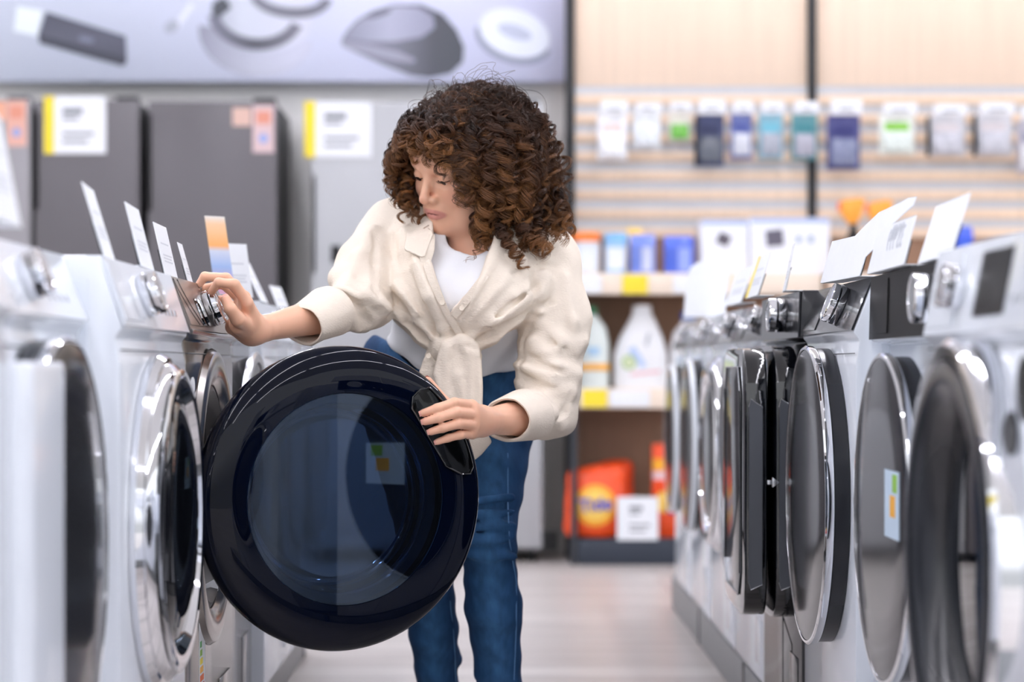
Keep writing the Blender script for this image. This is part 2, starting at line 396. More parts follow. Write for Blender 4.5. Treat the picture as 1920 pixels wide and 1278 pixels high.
fridge(-75, 58, 186, '#949296', '#55565a', 'mid grey refrigerator cut off by the left edge of the photo', stick=[(-8, 10, 190, 226, '#e8a98c'), (12, 50, 188, 274, '#dcab9c')])
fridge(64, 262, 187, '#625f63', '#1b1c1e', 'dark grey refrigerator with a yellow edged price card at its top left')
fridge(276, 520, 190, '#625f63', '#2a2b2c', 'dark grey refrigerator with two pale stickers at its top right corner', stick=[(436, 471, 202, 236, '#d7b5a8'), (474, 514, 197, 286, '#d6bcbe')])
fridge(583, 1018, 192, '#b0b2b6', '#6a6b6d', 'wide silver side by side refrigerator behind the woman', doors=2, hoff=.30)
price_card(83, 199, 180, 288, 9.1192, 'white price card with yellow edge on the dark grey refrigerator', True)
price_card(571, 697, 190, 295, 9.1195, 'white price card with yellow edge on the silver refrigerator', True)
add('dark_display', box(-.02, .02, -.004, -.0004, 0, .07, .001), M_dkgap, bpy.data.objects['refrigerator.003'], loc=None).location = (W(630, 470, 9.12).x-bpy.data.objects['refrigerator.003'].location.x, 0, W(0, 492, 9.12).z)
# ---------------------------------------------------------------- wood gondola bays with slatted backs
GY = 9.42
X0, X1, X2, X3 = .292, 1.318, 2.344, 3.37
def zY(y, Y): return W(0, y, Y).z
zt = zY(164, GY)
for bi, (xa, xb) in enumerate(((X0, X1), (X1, X2), (X2, X3))):
    lab = ['wood display bay with detergent shelves right behind the woman', 'wood display bay with slatted back behind the right washers', 'wood display bay at the far right with slatted back'][bi]
    t = thing('gondola_shelf', lab, 'shelving', ((xa+xb)/2, GY, 0)); w = (xb-xa)/2-.021
    add('wood_panel', box(-w, w, 0, .03, zt+.008, 2.75, .001), M_woodp, t)
    add('back_panel', box(-w, w, .004, .034, .11, zt-.001), M_dkwood, t)
    ys = [170+35.6*i for i in range(8)]
    gs = [box(-w, w, -.014, .0035, zY(y+27, GY), zY(y+8.5, GY), .0015) for y in ys]
    add('slat_panel', join(*gs), M_wood, t)
    gs = [box(-w, w, -.008, .0034, zY(y+8.3, GY), zY(y-8.4, GY)) for y in ys]
    add('metal_strip', join(*gs), M_slat, t)
    for (yt, yb) in ((513, 552), (728, 765)):
        s = add('shelf', box(-w, w, -.40, .0038, zY(yb, 9.03)+.012, zY(yt, 9.03), .003), M_shelfw, t)
        add('shelf_edge', box(-w, w, -.416, -.4005, zY(yb, 9.03), zY(yt, 9.03)+.002, .002), M_shelfw, s)
    add('base', box(-w, w, -.40, .03, .0, .105, .004), M_base, t)
    if bi == 0: add('upright', box(-w-.042, -w-.002, -.02, .034, 0, 3.39, .003), M_black, t)
    add('upright', box(w+.002, w+.040, -.02, .034, 0, 3.39, .003), M_black, t)
    if bi == 0: add('side_panel', box(-w-.030, -w-.004, -.40, -.021, 0, zY(553, 9.03)), mat('dark_side', '#2e3138', rough=.5), t)
def strip(x0, x1, y0, y1, m, label, Y=8.998):
    a = W(x0, y1, Y); b = W(x1, y0, Y)
    o = add('shelf_label', box(-(b.x-a.x)/2, (b.x-a.x)/2, -.0015, .0012, 0, b.z-a.z), m); o.location = ((a.x+b.x)/2, Y, a.z); tag(o, label, 'label')
strip(1075, 1128, 516, 549, M_paper, 'white price label on the upper shelf edge below the orange tub')
strip(1167, 1214, 515, 550, M_yellow, 'yellow price label on the upper shelf edge')
strip(1262, 1320, 516, 549, M_paper, 'white price label at the right of the upper shelf edge')
strip(1092, 1138, 730, 763, M_yellow, 'yellow price label on the lower shelf edge below the green jug')
strip(1143, 1218, 731, 762, M_paper, 'wide white price label on the lower shelf edge below the detergent bottle')
# hanging blister packs on hooks
def pack(x0, x1, y0, y1, card, blister, lab, dot=None, tagw=None, dark=False, hx=.10):
    Y = GY-.115; a = W(x0, y1, Y); b = W(x1, y0, Y); w = (b.x-a.x)/2; h = b.z-a.z; cx = (a.x+b.x)/2
    t = thing('blister_pack', lab, 'packaged accessory', (cx, Y, a.z), group='accessory packs hanging on the slat wall')
    top = h*.82
    mc = mat('pk'+card, card, rough=.5, var=.08, vscale=40)
    add('backing_card', box(-w*.92, w*.92, 0, .0015, 0, top, .0005), mc, t)
    if dark: add('side_tray', box(-w, -w*.86, -.02, .02, .0, top*.97, .003), M_dkgap, t)
    add('blister', box(-w*.72, w*.72, -.028, -.0005, top*.08, top*.56, .006), mat('pb'+blister, blister, rough=.15, var=.15, vscale=60), t)
    if dot:
        s = add('printed_band', box(-w*.62, w*.62, -.0012, -.0003, top*.60, top*.80), mat('pd'+dot, dot, rough=.5), t)
    if tagw is None: tagw = w*.85
    u = thing('hook_ticket', 'white price ticket over the '+(lab.split(' pack')[0]+' pack' if ' packs' not in lab else lab), 'price ticket', (cx+w*.08, Y-.045, a.z+top-.004), group='white tickets on the slat wall hooks')
    add('ticket', box(-tagw, tagw, -.001, .001, 0, h*.22, .0005), M_paper, u)
    add('ticket_print', box(-tagw*.5, tagw*.5, -.0017, -.0011, h*.06, h*.10), M_ink, u)
    hk = add('display_hook', join(tube([(cx, GY-.016, a.z+top+.012), (cx, Y-.044, a.z+top+.012), (cx, Y-.05, a.z+top+.02)], .0025, 8), box(cx-.012, cx+.012, GY-.019, GY-.0145, a.z+top-.01, a.z+top+.025, .001)), M_slat, loc=(cx, GY-.016, a.z+top)); tag(hk, 'thin metal hook of the '+(lab.split(' pack')[0]+' pack' if ' packs' not in lab else lab), 'hook', 'hooks on the slat wall')
pack(1118, 1178, 195, 300, '#eceef2', '#f4f5f8', 'tall plain white pack nearest the black upright', '#efd6d2')
pack(1184, 1241, 197, 278, '#e2e6e9', '#dfe5ea', 'squarish pale grey pack second from the upright')
pack(1251, 1297, 195, 266, '#ddd8cf', '#6fb64d', 'small pack with a green spot')
pack(1303, 1360, 193, 312, '#3c4468', '#5f646e', 'long navy and black pack left of the narrow ones', '#2c3358', dark=True)
pack(1368, 1412, 195, 298, '#6570a8', '#c9ccd6', 'narrow violet blue pack with a white blister', '#4c599c')
pack(1420, 1470, 195, 298, '#86b4c6', '#a3a8b4', 'light teal pack left of the darker teal one', '#74bccf')
pack(1482, 1534, 195, 300, '#5c939b', '#a7a7b4', 'darker teal pack in front of the black divider', '#3f858d')
pack(1548, 1615, 193, 318, '#45487f', '#7c83a0', 'large indigo pack right of the black divider', '#2f3270')
pack(1645, 1718, 198, 290, '#dfe3dc', '#d8e2dd', 'white pack with a bright green stripe', '#86c93f')
pack(1738, 1812, 200, 292, '#cccdd3', '#c2c3cc', 'left of the two grey packs with black sides', '#d8d0d2', dark=True)
pack(1825, 1900, 197, 292, '#cccdd3', '#c2c3cc', 'right of the two grey packs with black sides', '#d8d0d2', dark=True)
pack(1905, 1960, 205, 325, '#b7b5c0', '#d9d9dd', 'grey pack cut off by the right edge of the photo', '#8d8ba0')
# ---------------------------------------------------------------- goods on the shelves
zs1 = zY(513, 9.03); zs2 = zY(728, 9.03); zs0 = .105
def tub(x0, x1, ytop, body, lid, lab, Y=9.16):
    a = W(x0, 0, Y); b = W(x1, 0, Y); r = (b.x-a.x)/2; H = W(0, ytop, Y).z-zs1
    t = thing('storage_tub', lab, 'tub', ((a.x+b.x)/2, Y, zs1+.001))
    add('tub_body', lathe([(0, 0), (r*.86, 0), (r*.92, .004), (r*.96, H*.78), (0, H*.78)], 32), mat('tb'+body, body, rough=.4), t)
    add('lid', lathe([(0, H*.785), (r, H*.785), (r, H*.97), (r*.95, H), (0, H)], 32), mat('tb'+lid, lid, rough=.35), t)
    add('tub_label', xf(lathe([(r*.975, H*.12), (r*.985, H*.65)], 20, PI*1.2, PI*1.8), Matrix()), mat('tl'+body, '#dfe6ef', rough=.4), t)
tub(1073, 1126, 437, '#d9dde4', '#f07c2c', 'white tub with an orange lid on the upper shelf')
tub(1131, 1178, 438, '#9cc4e8', '#7fb9e8', 'white tub with a light blue lid on the upper shelf')
def pouch(x0, x1, ytop, z0, c, lab, Y=9.16, d=.09, c2='#cfd8f0', name='detergent_pack'):
    a = W(x0, 0, Y); b = W(x1, 0, Y); w = (b.x-a.x)/2; H = W(0, ytop, Y).z-z0
    t = thing(name, lab, 'detergent', ((a.x+b.x)/2, Y, z0+.001))
    add('pack_body', join(prism([(-d/2, 0), (d/2, 0), (d/2*.9, H*.7), (.006, H), (-.006, H), (-d/2*.9, H*.7)], -w, w, 'yz', .006)) if False else xf(prism([(-d/2, 0), (d/2, 0), (d/2*.95, H*.72), (.008, H), (-.008, H), (-d/2*.95, H*.72)], -w, w, 'yz', .005), Matrix()), mat('pp'+c, c, rough=.35, var=.1, vscale=12), t)
    add('printed_label', slab([(-w*.1, -d/2-.0002, H*.08), (w*.75, -d/2-.0002, H*.08), (w*.75, -d/2-.0002+.001, H*.68), (-w*.1, -d/2-.0002+.001, H*.68)], (0, -.001, 0)), mat('pc'+c2, c2, rough=.4), t)
    return t
pouch(1181, 1228, 440, zs1, '#6a80d0', 'blue and lilac detergent pack beside the light blue tub', c2='#bcc4dc')
pouch(1245, 1300, 443, zs1, '#4a66cf', 'bright blue detergent pack at the right end of the group', c2='#8fa2e6')
o = pouch(1176, 1203, 428, zs1, '#ecc552', 'small yellow pack showing above the blue detergent', Y=9.32, c2='#f0d98a')
def carton(x0, x1, ytop, lab, pics, Y=9.12, d=.2, c='#e8ebf4', band='#aebfe4'):
    a = W(x0, 0, Y); b = W(x1, 0, Y); w = (b.x-a.x)/2; H = W(0, ytop, Y).z-zs1
    t = thing('appliance_carton', lab, 'carton', ((a.x+b.x)/2, Y, zs1+.001))
    add('carton_body', box(-w, w, 0, d, 0, H, .003), mat('ct'+c, c, rough=.5), t)
    add('printed_band', box(-w*.98, w*.98, -.0012, -.0002, H*.90, H*.99), mat('cb'+band, band, rough=.5), t)
    for (px, py, pw, ph, rot, pc) in pics:
        ca, sa = math.cos(rot), math.sin(rot); P = [(px*w+(u*ca-v*sa), -.0002, py*H+(u*sa+v*ca)) for u, v in ((-pw, -ph), (pw, -ph), (pw, ph), (-pw, ph))]
        add('printed_picture', slab(P, (0, -.001, 0)), mat('cp'+pc, pc, rough=.5), t)
carton(1315, 1403, 412, 'white carton printed with one dark square device', [(-.05, .64, .026, .024, -.45, '#5a5560')])
carton(1406, 1556, 408, 'wide white carton printed with a dark device and two round dots', [(-.38, .64, .036, .034, .1, '#5f5c6a'), (.22, .62, .012, .016, 0, '#a7b6c6'), (.52, .62, .012, .016, 0, '#a7b6c6')])
def duster(cx, ytop, lab):
    Y = 9.12; p = W(cx, 0, Y); H = W(0, ytop, Y).z-zs1
    t = thing('spray_bottle', lab, 'bottle', (p.x, Y, zs1+.001))
    add('bottle_body', lathe([(0, 0), (.03, 0), (.034, .006), (.034, H*.45), (.014, H*.6), (.013, H*.66), (0, H*.66)], 28), M_dkgap, t)
    add('trigger_head', prism([(-.05, H*.97), (-.052, H*.80), (-.02, H*.66), (.014, H*.66), (.034, H*.8), (.05, H*.98), (.02, H)], -.018, .018, 'xz', .004), mat('spray_orange', '#f7a63c', rough=.4), t)
    add('nozzle', box(-.064, -.0525, -.009, .009, H*.83, H*.95, .002), mat('spray_coral', '#f2785a', rough=.4), t)
duster(1600, 372, 'bottle with an orange spray head behind the white signs, left of two')
duster(1652, 376, 'bottle with an orange spray head behind the white signs, right of two')
pouch(1775, 1822, 425, zs1, '#2d52c8', 'royal blue pack behind the tilted white price sign', c2='#3f66d8')
# jugs on the second shelf
def jug(x0, x1, ytop, z0, prof, mbody, lab, Y=9.14, extra=None, dy=.055):
    a = W(x0, 0, Y); b = W(x1, 0, Y); w = (b.x-a.x)/2; H = W(0, ytop, Y).z-z0
    t = thing('detergent_bottle', lab, 'bottle', ((a.x+b.x)/2, Y, z0+.001))
    n = len(prof); v = []; f = []; S = 24
    for (hw, hz, off) in prof:
        for i in range(S):
            q = 2*PI*i/S; c, s = math.cos(q), math.sin(q); e = .62
            v.append((off*w+hw*w*math.copysign(abs(c)**e, c), dy*min(1, hw*1.25)*math.copysign(abs(s)**e, s), hz*H))
    for i in range(n-1):
        for j in range(S): f.append((i*S+j, i*S+(j+1) % S, (i+1)*S+(j+1) % S, (i+1)*S+j))
    f.append(tuple(range(S))[::-1]); f.append(tuple((n-1)*S+j for j in range(S)))
    add('bottle_body', (v, f), mbody, t); return t, w, H
M_jug = mat('milky_plastic', '#e8eaee', rough=.35)
t, w, H = jug(1150, 1252, 586, zs2, [(.93, 0, 0), (1, .05, 0), (.98, .45, 0), (.78, .68, .02), (.5, .88, .06), (.34, 1, .05)], M_jug, 'large white detergent bottle with a round green emblem')
add('cap', lathe([(0, H), (w*.36, H), (w*.34, H+.026), (w*.3, H+.03), (0, H+.03)], 24), M_jug, t).location = (.05*w, 0, 0)
add('emblem', xf(lathe([(0, 0), (.030, 0), (.030, .001), (0, .001)], 24), face_to((0, -1, 0), loc=(-.45*w, -.0555, .34*H))), mat('emblem_green', '#a9c489', rough=.5), t)
add('emblem', xf(lathe([(0, 0), (.016, 0), (.016, .001), (0, .001)], 24), face_to((0, -1, 0), loc=(-.45*w, -.0566, .34*H))), mat('emblem_cream', '#dfe6c8', rough=.5), t)
add('printed_label', slab([(-.5*w, -.0555, .5*H), (-.25*w, -.0555, .56*H), (.2*w, -.0555, .30*H), (.0*w, -.0555, .26*H)], (0, -.001, 0)), mat('label_sky', '#b9cdee', rough=.5), t)
add('printed_stripe', slab([(-.4*w, -.0555, .16*H), (.7*w, -.0555, .2*H), (.7*w, -.0555, .24*H), (-.4*w, -.0555, .2*H)], (0, -.001, 0)), mat('label_pink', '#e9bcc6', rough=.5), t)
add('grip', prism([(.12, .62), (.22, .74), (.3, .70), (.22, .58)], -.001, 0, 'xz').__class__((([(a*w, b-.056, c*H) for a, b, c in prism([(.12, .58), (.24, .74), (.34, .70), (.22, .54)], -.001, 0, 'xz')[0]]), prism([(.12, .62), (.22, .74), (.3, .70), (.22, .58)], -.001, 0, 'xz')[1])), mat('grip_grey', '#b9bdc4', rough=.5), t)
t, w, H = jug(1066, 1142, 590, zs2, [(.93, 0, 0), (1, .05, 0), (1, .6, 0), (.85, .82, .0), (.5, .96, .0), (.4, 1, .0)], mat('pale_green_plastic', '#dfe8e6', rough=.35), 'pale detergent bottle with a green cap and orange band')
add('cap', lathe([(0, H+.0005), (w*.42, H+.0005), (w*.4, H+.034), (0, H+.034)], 24), mat('cap_green', '#3f7d58', rough=.4), t)
add('orange_band', box(-w*.98, w*.98, -.0585, -.0555, .24*H, .33*H, .001), mat('band_orange', '#f2b03e', rough=.5), t)
add('blue_print', box(-w*.1, w*.5, -.0580, -.0555, .44*H, .56*H, .001), mat('print_blue', '#a9cdea', rough=.5), t)
t, w, H = jug(1256, 1326, 600, zs2, [(.93, 0, 0), (1, .05, 0), (1, .6, 0), (.8, .82, .0), (.4, .96, .0), (.35, 1, .0)], M_jug, 'white detergent bottle with a blue cap half hidden by the price signs')
add('cap', lathe([(0, H+.0005), (w*.42, H+.0005), (w*.4, H+.034), (0, H+.034)], 24), mat('cap_blue', '#2f62b4', rough=.4), t)
# orange powder packs on the base
M_or = mat('orange_film', '#f4521c', rough=.3, var=.06, vscale=9, bump=.3, bscale=25)
def powder_bag(x0, x1, ytop, Y, lab, text=True, seed=0):
    a = W(x0, 0, Y); b = W(x1, 0, Y); w = (b.x-a.x)/2; H = W(0, ytop, Y).z-zs0; cx = (a.x+b.x)/2
    t = thing('powder_bag', lab, 'detergent', (cx, Y, zs0))
    prims = [Ell((0, 0, H*.45), (w*.97, .075, H*.52), k=.03), Cone((-w*.8, 0, .03), (w*.8, 0, .03), .028, .028, .04), Cone((-w*.72, 0, H*.86), (w*.78, 0, H*.93), .02, .02, .05), Cone((-w*.85, 0, .05), (-w*.75, 0, H*.8), .02, .02, .05), Cone((w*.85, 0, .05), (w*.78, 0, H*.85), .02, .02, .05), Half((0, 0, .003), (0, 0, -1))]
    V, Q = sdf_geo(prims, (-w-.03, -.12, -.02), (w+.03, .12, H+.05), .008); add_np('bag_body', V, Q, M_or, t, smooth_it=1)
    def disc(r, off, m, nm, cz, rz=1.):
        g = xf(lathe([(0, .002), (r*.6, .0015), (r, 0)], 32), face_to((0, -1, 0), loc=(0, 0, 0))); vv = [(p[0]-w*.05, -math.sqrt(max(0, 1-min(.98, ((p[0]-w*.05)/(w*1.0))**2+((p[2]*rz+cz-H*.45)/(H*.54))**2)))*.077-off, p[2]*rz+cz) for p in g[0]]
        return add(nm, (vv, g[1]), m, t)
    disc(w*.72, .002, mat('print_amber', '#f6a92e', rough=.4), 'printed_ring', H*.46)
    disc(w*.52, .004, mat('print_yellow', '#f9cf62', rough=.4), 'printed_bullseye', H*.46)
    if text:
        add('printed_name', text_geo('Tide', w*.62, Matrix.Translation((-w*.05, -.088, H*.47)) @ Matrix.Rotation(PI/2, 4, 'X') @ Matrix.Rotation(.1, 4, 'Z'), .001, bold=.002), mat('print_violet', '#5a62c4', rough=.4), t)
    return t
powder_bag(1063, 1172, 872, 9.10, 'large orange and yellow powder bag at the front of the bottom shelf')
powder_bag(1112, 1182, 862, 9.27, 'orange powder bag behind the front one', text=False)
a = W(1224, 0, 9.12); b = W(1268, 0, 9.12); w = (b.x-a.x)/2; H = zY(832, 9.12)-zs0
t = thing('powder_box', 'tall orange powder box beside the white card on the bottom shelf', 'detergent', ((a.x+b.x)/2, 9.12, zs0))
add('box_body', box(-w, w, 0, .09, 0, H, .002), M_or, t)
add('yellow_print', box(-w*.98, w*.98, -.001, -.0002, H*.72, H*.84), mat('print_amber2', '#f8b02a', rough=.4), t)
add('white_print', box(-w*.98, w*.98, -.001, -.0002, H*.62, H*.71), mat('print_pale', '#e8c8cc', rough=.4), t)
add('ring_print', xf(lathe([(0, 0), (w*.9, 0), (w*.9, .001), (0, .001)], 28), face_to((0, -1, 0), loc=(.0, -.0002, H*.38))), mat('print_yellow', '#f9cf62'), t)
add('blue_print', box(w*.2, w*.95, -.002, -.0013, H*.26, H*.44), mat('print_cobalt', '#4c5fae', rough=.4), t)
price_card(1157, 1234, 931, 1012, 9.0195, 'white square price card at the front of the bottom shelf', False)
# world beyond the open shop side
wd = bpy.data.worlds.new('world'); bpy.context.scene.world = wd; wd.use_nodes = True
wn = wd.node_tree.nodes; wl = wd.node_tree.links; tcw = wn.new('ShaderNodeTexCoord'); sxw = wn.new('ShaderNodeSeparateXYZ'); mrw = wn.new('ShaderNodeMapRange'); crw = wn.new('ShaderNodeValToRGB')
wl.new(tcw.outputs['Generated'], sxw.inputs[0]); wl.new(sxw.outputs['Z'], mrw.inputs['Value']); mrw.inputs['From Min'].default_value = -.6; mrw.inputs['From Max'].default_value = .6
wl.new(mrw.outputs[0], crw.inputs[0]); ee = crw.color_ramp.elements; ee.new(.5); ee.new(.58)
for k_, (p_, v_) in enumerate(((0, .36), (.50, .34), (.60, .78), (1, .78))): ee[k_].position = p_; ee[k_].color = (v_*.94, v_*.96, v_, 1)
wl.new(crw.outputs[0], wn['Background'].inputs[0]); wn['Background'].inputs[1].default_value = 1.9
cam = bpy.data.cameras.new('camera'); co = bpy.data.objects.new('camera', cam); COL.objects.link(co); bpy.context.scene.camera = co
co.location = (0, 0, CH); co.rotation_euler = (PI/2, 0, 0); cam.lens = F*36/1920; cam.sensor_width = 36
cam.shift_x = (960-CX)/1920; cam.shift_y = (CY-639)/1920; cam.clip_start = .05
cam.dof.use_dof = True; cam.dof.focus_distance = 3.80; cam.dof.aperture_fstop = 2.8
sc = bpy.context.scene; sc.view_settings.view_transform = 'Standard'; sc.view_settings.look = 'None'; sc.view_settings.gamma = 1; sc.view_settings.use_curve_mapping = False
sc.view_settings.exposure = 0.24
# ================================================================ WASHING MACHINES
M_pb = mat('piano_black_panel', '#050608', rough=.38, spec=.12)
M_tip = mat('titanium_panel', '#86817e', rough=.30, metal=.85)
M_wh = mat('white_enamel', '#dfe5ee', rough=.16, coat=.3, var=.01, vscale=2)
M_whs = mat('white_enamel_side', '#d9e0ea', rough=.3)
M_chr = mat('chrome', '#e9eaee', rough=.05, metal=1.)
M_blk = mat('gloss_black', '#0b0d12', rough=.03, spec=.6, coat=.4, crough=.01)
M_grey = mat('dark_grey_gloss', '#2c2d31', rough=.12, spec=.35)
M_tit = mat('titanium_enamel', '#8d8885', rough=.17, metal=.85)
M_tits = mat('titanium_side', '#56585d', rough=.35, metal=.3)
M_sil = mat('satin_silver', '#b9bcc2', rough=.22, metal=.8)
M_gsk = mat('grey_gasket', '#3b3a3c', rough=.45); M_stl = mat('drum_steel', '#a5a7aa', rough=.25, metal=1.)
M_dk = mat('graphite_plastic', '#24262b', rough=.25); M_lgrey = mat('light_grey_enamel', '#8b8c90', rough=.2, coat=.2)
M_whp = mat('white_plastic', '#e9edf2', rough=.3)
BZ = .107; HT = .839; HW = .298
RX = face_to((1, 0, 0))            # lathe axis -> machine front
def dl(prof, y=0., z=.475, seg=88): return xf(lathe(prof, seg), Matrix.Translation((0, y, z)) @ RX)
def knob(parent, org, nrm, r=.030, h=.026, tip=None, name='knob'):
    M = face_to(nrm, loc=org)
    a = h*.46; b = h*.58
    k = add(name, xf(lathe([(0, .0006), (r*.98, .0006), (r, .002), (r, a), (r*.96, a+.0008), (0, a+.0008)], 48), M), M_chr, parent)
    add('knob_groove', xf(lathe([(0, a+.0009), (r*.88, a+.0009), (r*.88, b-.0004), (0, b-.0004)], 40), M), M_blk, k)
    add('knob_ring', xf(lathe([(0, b), (r*.96, b), (r, b+.001), (r, h-.0015), (r*.95, h), (r*.82, h+.0004), (r*.8, h-.002), (0, h-.002)], 48), M), M_chr, k)
    add('knob_cap', xf(lathe([(0, h-.0016), (r*.78, h-.0016), (r*.74, h-.0004), (0, h)], 40), M), tip or M_sil, k)
    return k
def washer(Yc, X, side, label, bodym=M_wh, sidem=M_whs, panelm=None, style='slant', kn=(0, .798), disp=None, door='mirror', R=.255, hi=HT, top=.034, pz=.75, name='washing_machine', drawer=True, flap=True, rimm=None):
    rz = 0 if side == 'L' else PI
    t = thing(name, label, 'washing machine', (-X if side == 'L' else X, Yc, BZ), rz)
    s = top; H = hi
    if style == 'slant': prof = [(-.58, .012), (-.004, .012), (-.004, .70), (-.010, pz-.012), (0, pz), (-s, H), (-.58, H)]
    elif style == 'block': prof = [(-.58, .012), (-.004, .012), (-.004, .665), (-.03, .69), (-.03, pz-.004), (0, pz), (-.004, H), (-.58, H)]
    else: prof = [(-.58, .012), (0, .012), (0, pz), (-s*.6, H-.006), (-s-.01, H), (-.58, H)]
    body = prism(prof, -HW, HW, 'xz', .004)
    if door == 'open':
        bo = add('body', body, bodym, t)
        cu = add('tmpcut', dl([(0, -.34), (.19, -.34), (.19, .05), (0, .05)], seg=64), bodym)
        cu.location = t.location; md = bo.modifiers.new('b', 'BOOLEAN'); md.object = cu; md.operation = 'DIFFERENCE'; md.solver = 'EXACT'
        bpy.context.view_layer.update(); dg = bpy.context.evaluated_depsgraph_get(); me = bpy.data.meshes.new_from_object(bo.evaluated_get(dg)); bo.modifiers.clear(); bo.data = me
        me.polygons.foreach_set('use_smooth', [True]*len(me.polygons)); me.set_sharp_from_angle(angle=math.radians(35)); bpy.data.objects.remove(cu)
    else: bo = add('body', body, bodym, t)
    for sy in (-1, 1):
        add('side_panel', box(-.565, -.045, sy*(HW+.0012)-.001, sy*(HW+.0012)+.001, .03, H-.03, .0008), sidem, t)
    for fx in (-.53, -.06):
        for fy in (-.24, .24): add('foot', lathe([(0, 0), (.022, 0), (.02, .0118), (0, .0118)], 14), M_dk, t).location = (fx, fy, 0)
    # control panel on the front slope
    p0 = Vector((0, 0, pz+.003)); p1 = Vector((-s, 0, H-.002)) if style == 'slant' else (Vector((-.003, 0, H-.002)) if style == 'block' else Vector((0, 0, H-.03)))
    if style == 'bulge': p0 = Vector((0, 0, pz-.09)); p1 = Vector((0, 0, pz-.004))
    up = (p1-p0).normalized(); nr = Vector((up.z, 0, -up.x)).normalized(); ln = (p1-p0).length
    def on(y, u, off=0.): return p0+up*(u*ln)+nr*off+Vector((0, y, 0))
    def plate(y0, y1, u0, u1, off, th, m, nm, par=t):
        return add(nm, slab([on(y0, u0, off), on(y1, u0, off), on(y1, u1, off), on(y0, u1, off)], nr*th), m, par, smooth=False)
    pm = panelm or bodym
    cp = plate(-HW+.002, HW-.002, .0, 1., .0004, .003, pm, 'control_panel')
    if kn: knob(cp, on(kn[0], .5, .0034), nr, kn[1] if kn[1] < .1 else .030)
    if drawer:
        dr = plate(-HW+.012, -HW+.17, .08, .92, .0036, .0015, pm, 'detergent_drawer', cp)
    if disp: plate(disp[0], disp[1], .16, .86, .0037, .001, M_pb, 'display', cp)
    for i in range(4):
        yy = (.10+.035*i) if not disp or disp[0] < 0 else -.10-.02*i
        if abs(yy) < HW-.02 and not (disp and disp[0]-.01 < yy < disp[1]+.01) and not (kn and abs(yy-kn[0]) < .05):
            add('button', xf(lathe([(0, 0), (.005, 0), (.005, .001), (0, .0012)], 14), face_to(nr, loc=on(yy, .3, .0036))), M_sil, cp)
    add('seam', box(-.0035, -.0028, -HW+.004, HW-.004, .716, .7175), M_dk, t) if style == 'slant' else None
    if flap: add('filter_flap', box(-.0042, .0005 if style == 'bulge' else -.0022, .13, .25, .045, .145, .001), bodym, t)
    # door
    if door == 'mirror':
        d = add('door', dl([(R-.005, -.003), (R-.005, .0215), (R-.016, .0222), (0, .0222)]), M_dk, t)
        add('door_rim', dl([(R-.014, .0225), (R-.001, .0235), (R, .026), (R, .035), (R-.003, .0375), (R-.007, .0375), (R-.007, .030), (R-.014, .030), (R-.014, .0225)]), rimm or M_chr, d)
        add('door_glass', dl([(0, .0385), (R*.6, .0384), (R-.012, .0372), (R-.0073, .0362), (R-.0073, .031), (0, .031)]), M_grey, d)
    elif door == 'chrome':
        d = add('door', dl([(R, -.003), (R+.002, .006), (R-.004, .016), (R-.010, .017), (R-.014, .024), (R-.026, .034), (R-.040, .035), (R-.052, .026), (R-.056, .014), (R-.06, -.002)]), M_chr, t)
        add('door_glass', dl([(0, .044), (R*.3, .0435), (R*.55, .040), (R*.70, .032), (R-.0565, .018), (R-.0565, .002), (0, .002)]), M_blk, d)
        add('door_handle', dl([(R-.0535, .0262), (R-.045, .0372), (R-.030, .0385), (R-.020, .0335)], seg=88), M_chr, d)
    elif door == 'ring':
        d = add('door', dl([(R, -.003), (R, .03), (R-.006, .036), (R-.020, .036), (R-.024, .030), (R-.024, 0)]), M_chr, t)
        add('door_ring', dl([(R-.0245, .004), (R-.0245, .037), (R-.034, .041), (R-.055, .038), (R-.075, .020), (R-.082, .006), (R-.083, .0)]), M_dk, d)
        add('door_glass', dl([(0, .012), (R*.4, .010), (R-.084, .004), (R-.084, -.001), (0, -.001)]), M_blk, d)
    elif door == 'silver':
        d = add('door', dl([(R-.02, -.003), (R-.008, .028), (R-.012, .030), (0, .03)]), M_dk, t)
        add('door_rim', dl([(R-.016, .0302), (R, .031), (R+.001, .040), (R-.004, .044), (R-.020, .044), (R-.022, .036), (R-.020, .0305)]), M_sil, d)
        add('door_glass', dl([(0, .042), (R*.6, .0415), (R-.0225, .040), (R-.0225, .031), (0, .031)]), M_grey, d)
    return t, on, nr, cp
def cutframe(t): return t
# --- left row (fronts towards the aisle, near to far)
washer(1.93, .490, 'L', 'nearest blurred white washing machine at the left edge of the photo', kn=None, door='none', drawer=False)
washer(2.55, .533, 'L', 'white washing machine with a silver knob, second from the left edge', kn=(0., .028), door='mirror', R=.255)
TC = [o for o in bpy.data.objects if o.name.startswith('washing_machine') and abs(o.location.y-2.55) < .01][0]
add('front_column', prism([(-.001, -HW+.003), (.040, -HW+.010), (.050, -HW+.04), (.050, -.10), (.040, -.045), (.030, -.030), (-.001, -.030)], .03, .70, 'xy', .006, 3), M_wh, TC)
washer(3.17, .490, 'L', 'white washing machine with a large chrome door ring beside the grey open one', kn=(-.06, .031), door='chrome', R=.236, style='slant', top=.03, pz=.745)
T3, on3, n3, cp3 = washer(3.78, .490, 'L', 'metallic grey washing machine with its black door open at the woman', M_tit, M_tits, M_tip, kn=None, disp=None, door='open', drawer=True, flap=False)
k3 = knob(cp3, on3(0.015, .46, .0034), n3, .032, .023, M_sil)
def pl3(y0, y1, u0, u1, off, m, nm): return add(nm, slab([on3(y0, u0, off), on3(y1, u0, off), on3(y1, u1, off), on3(y0, u1, off)], n3*.0012), m, cp3, smooth=False)
pl3(-.135, -.05, .10, .62, .0048, M_blk, 'display')
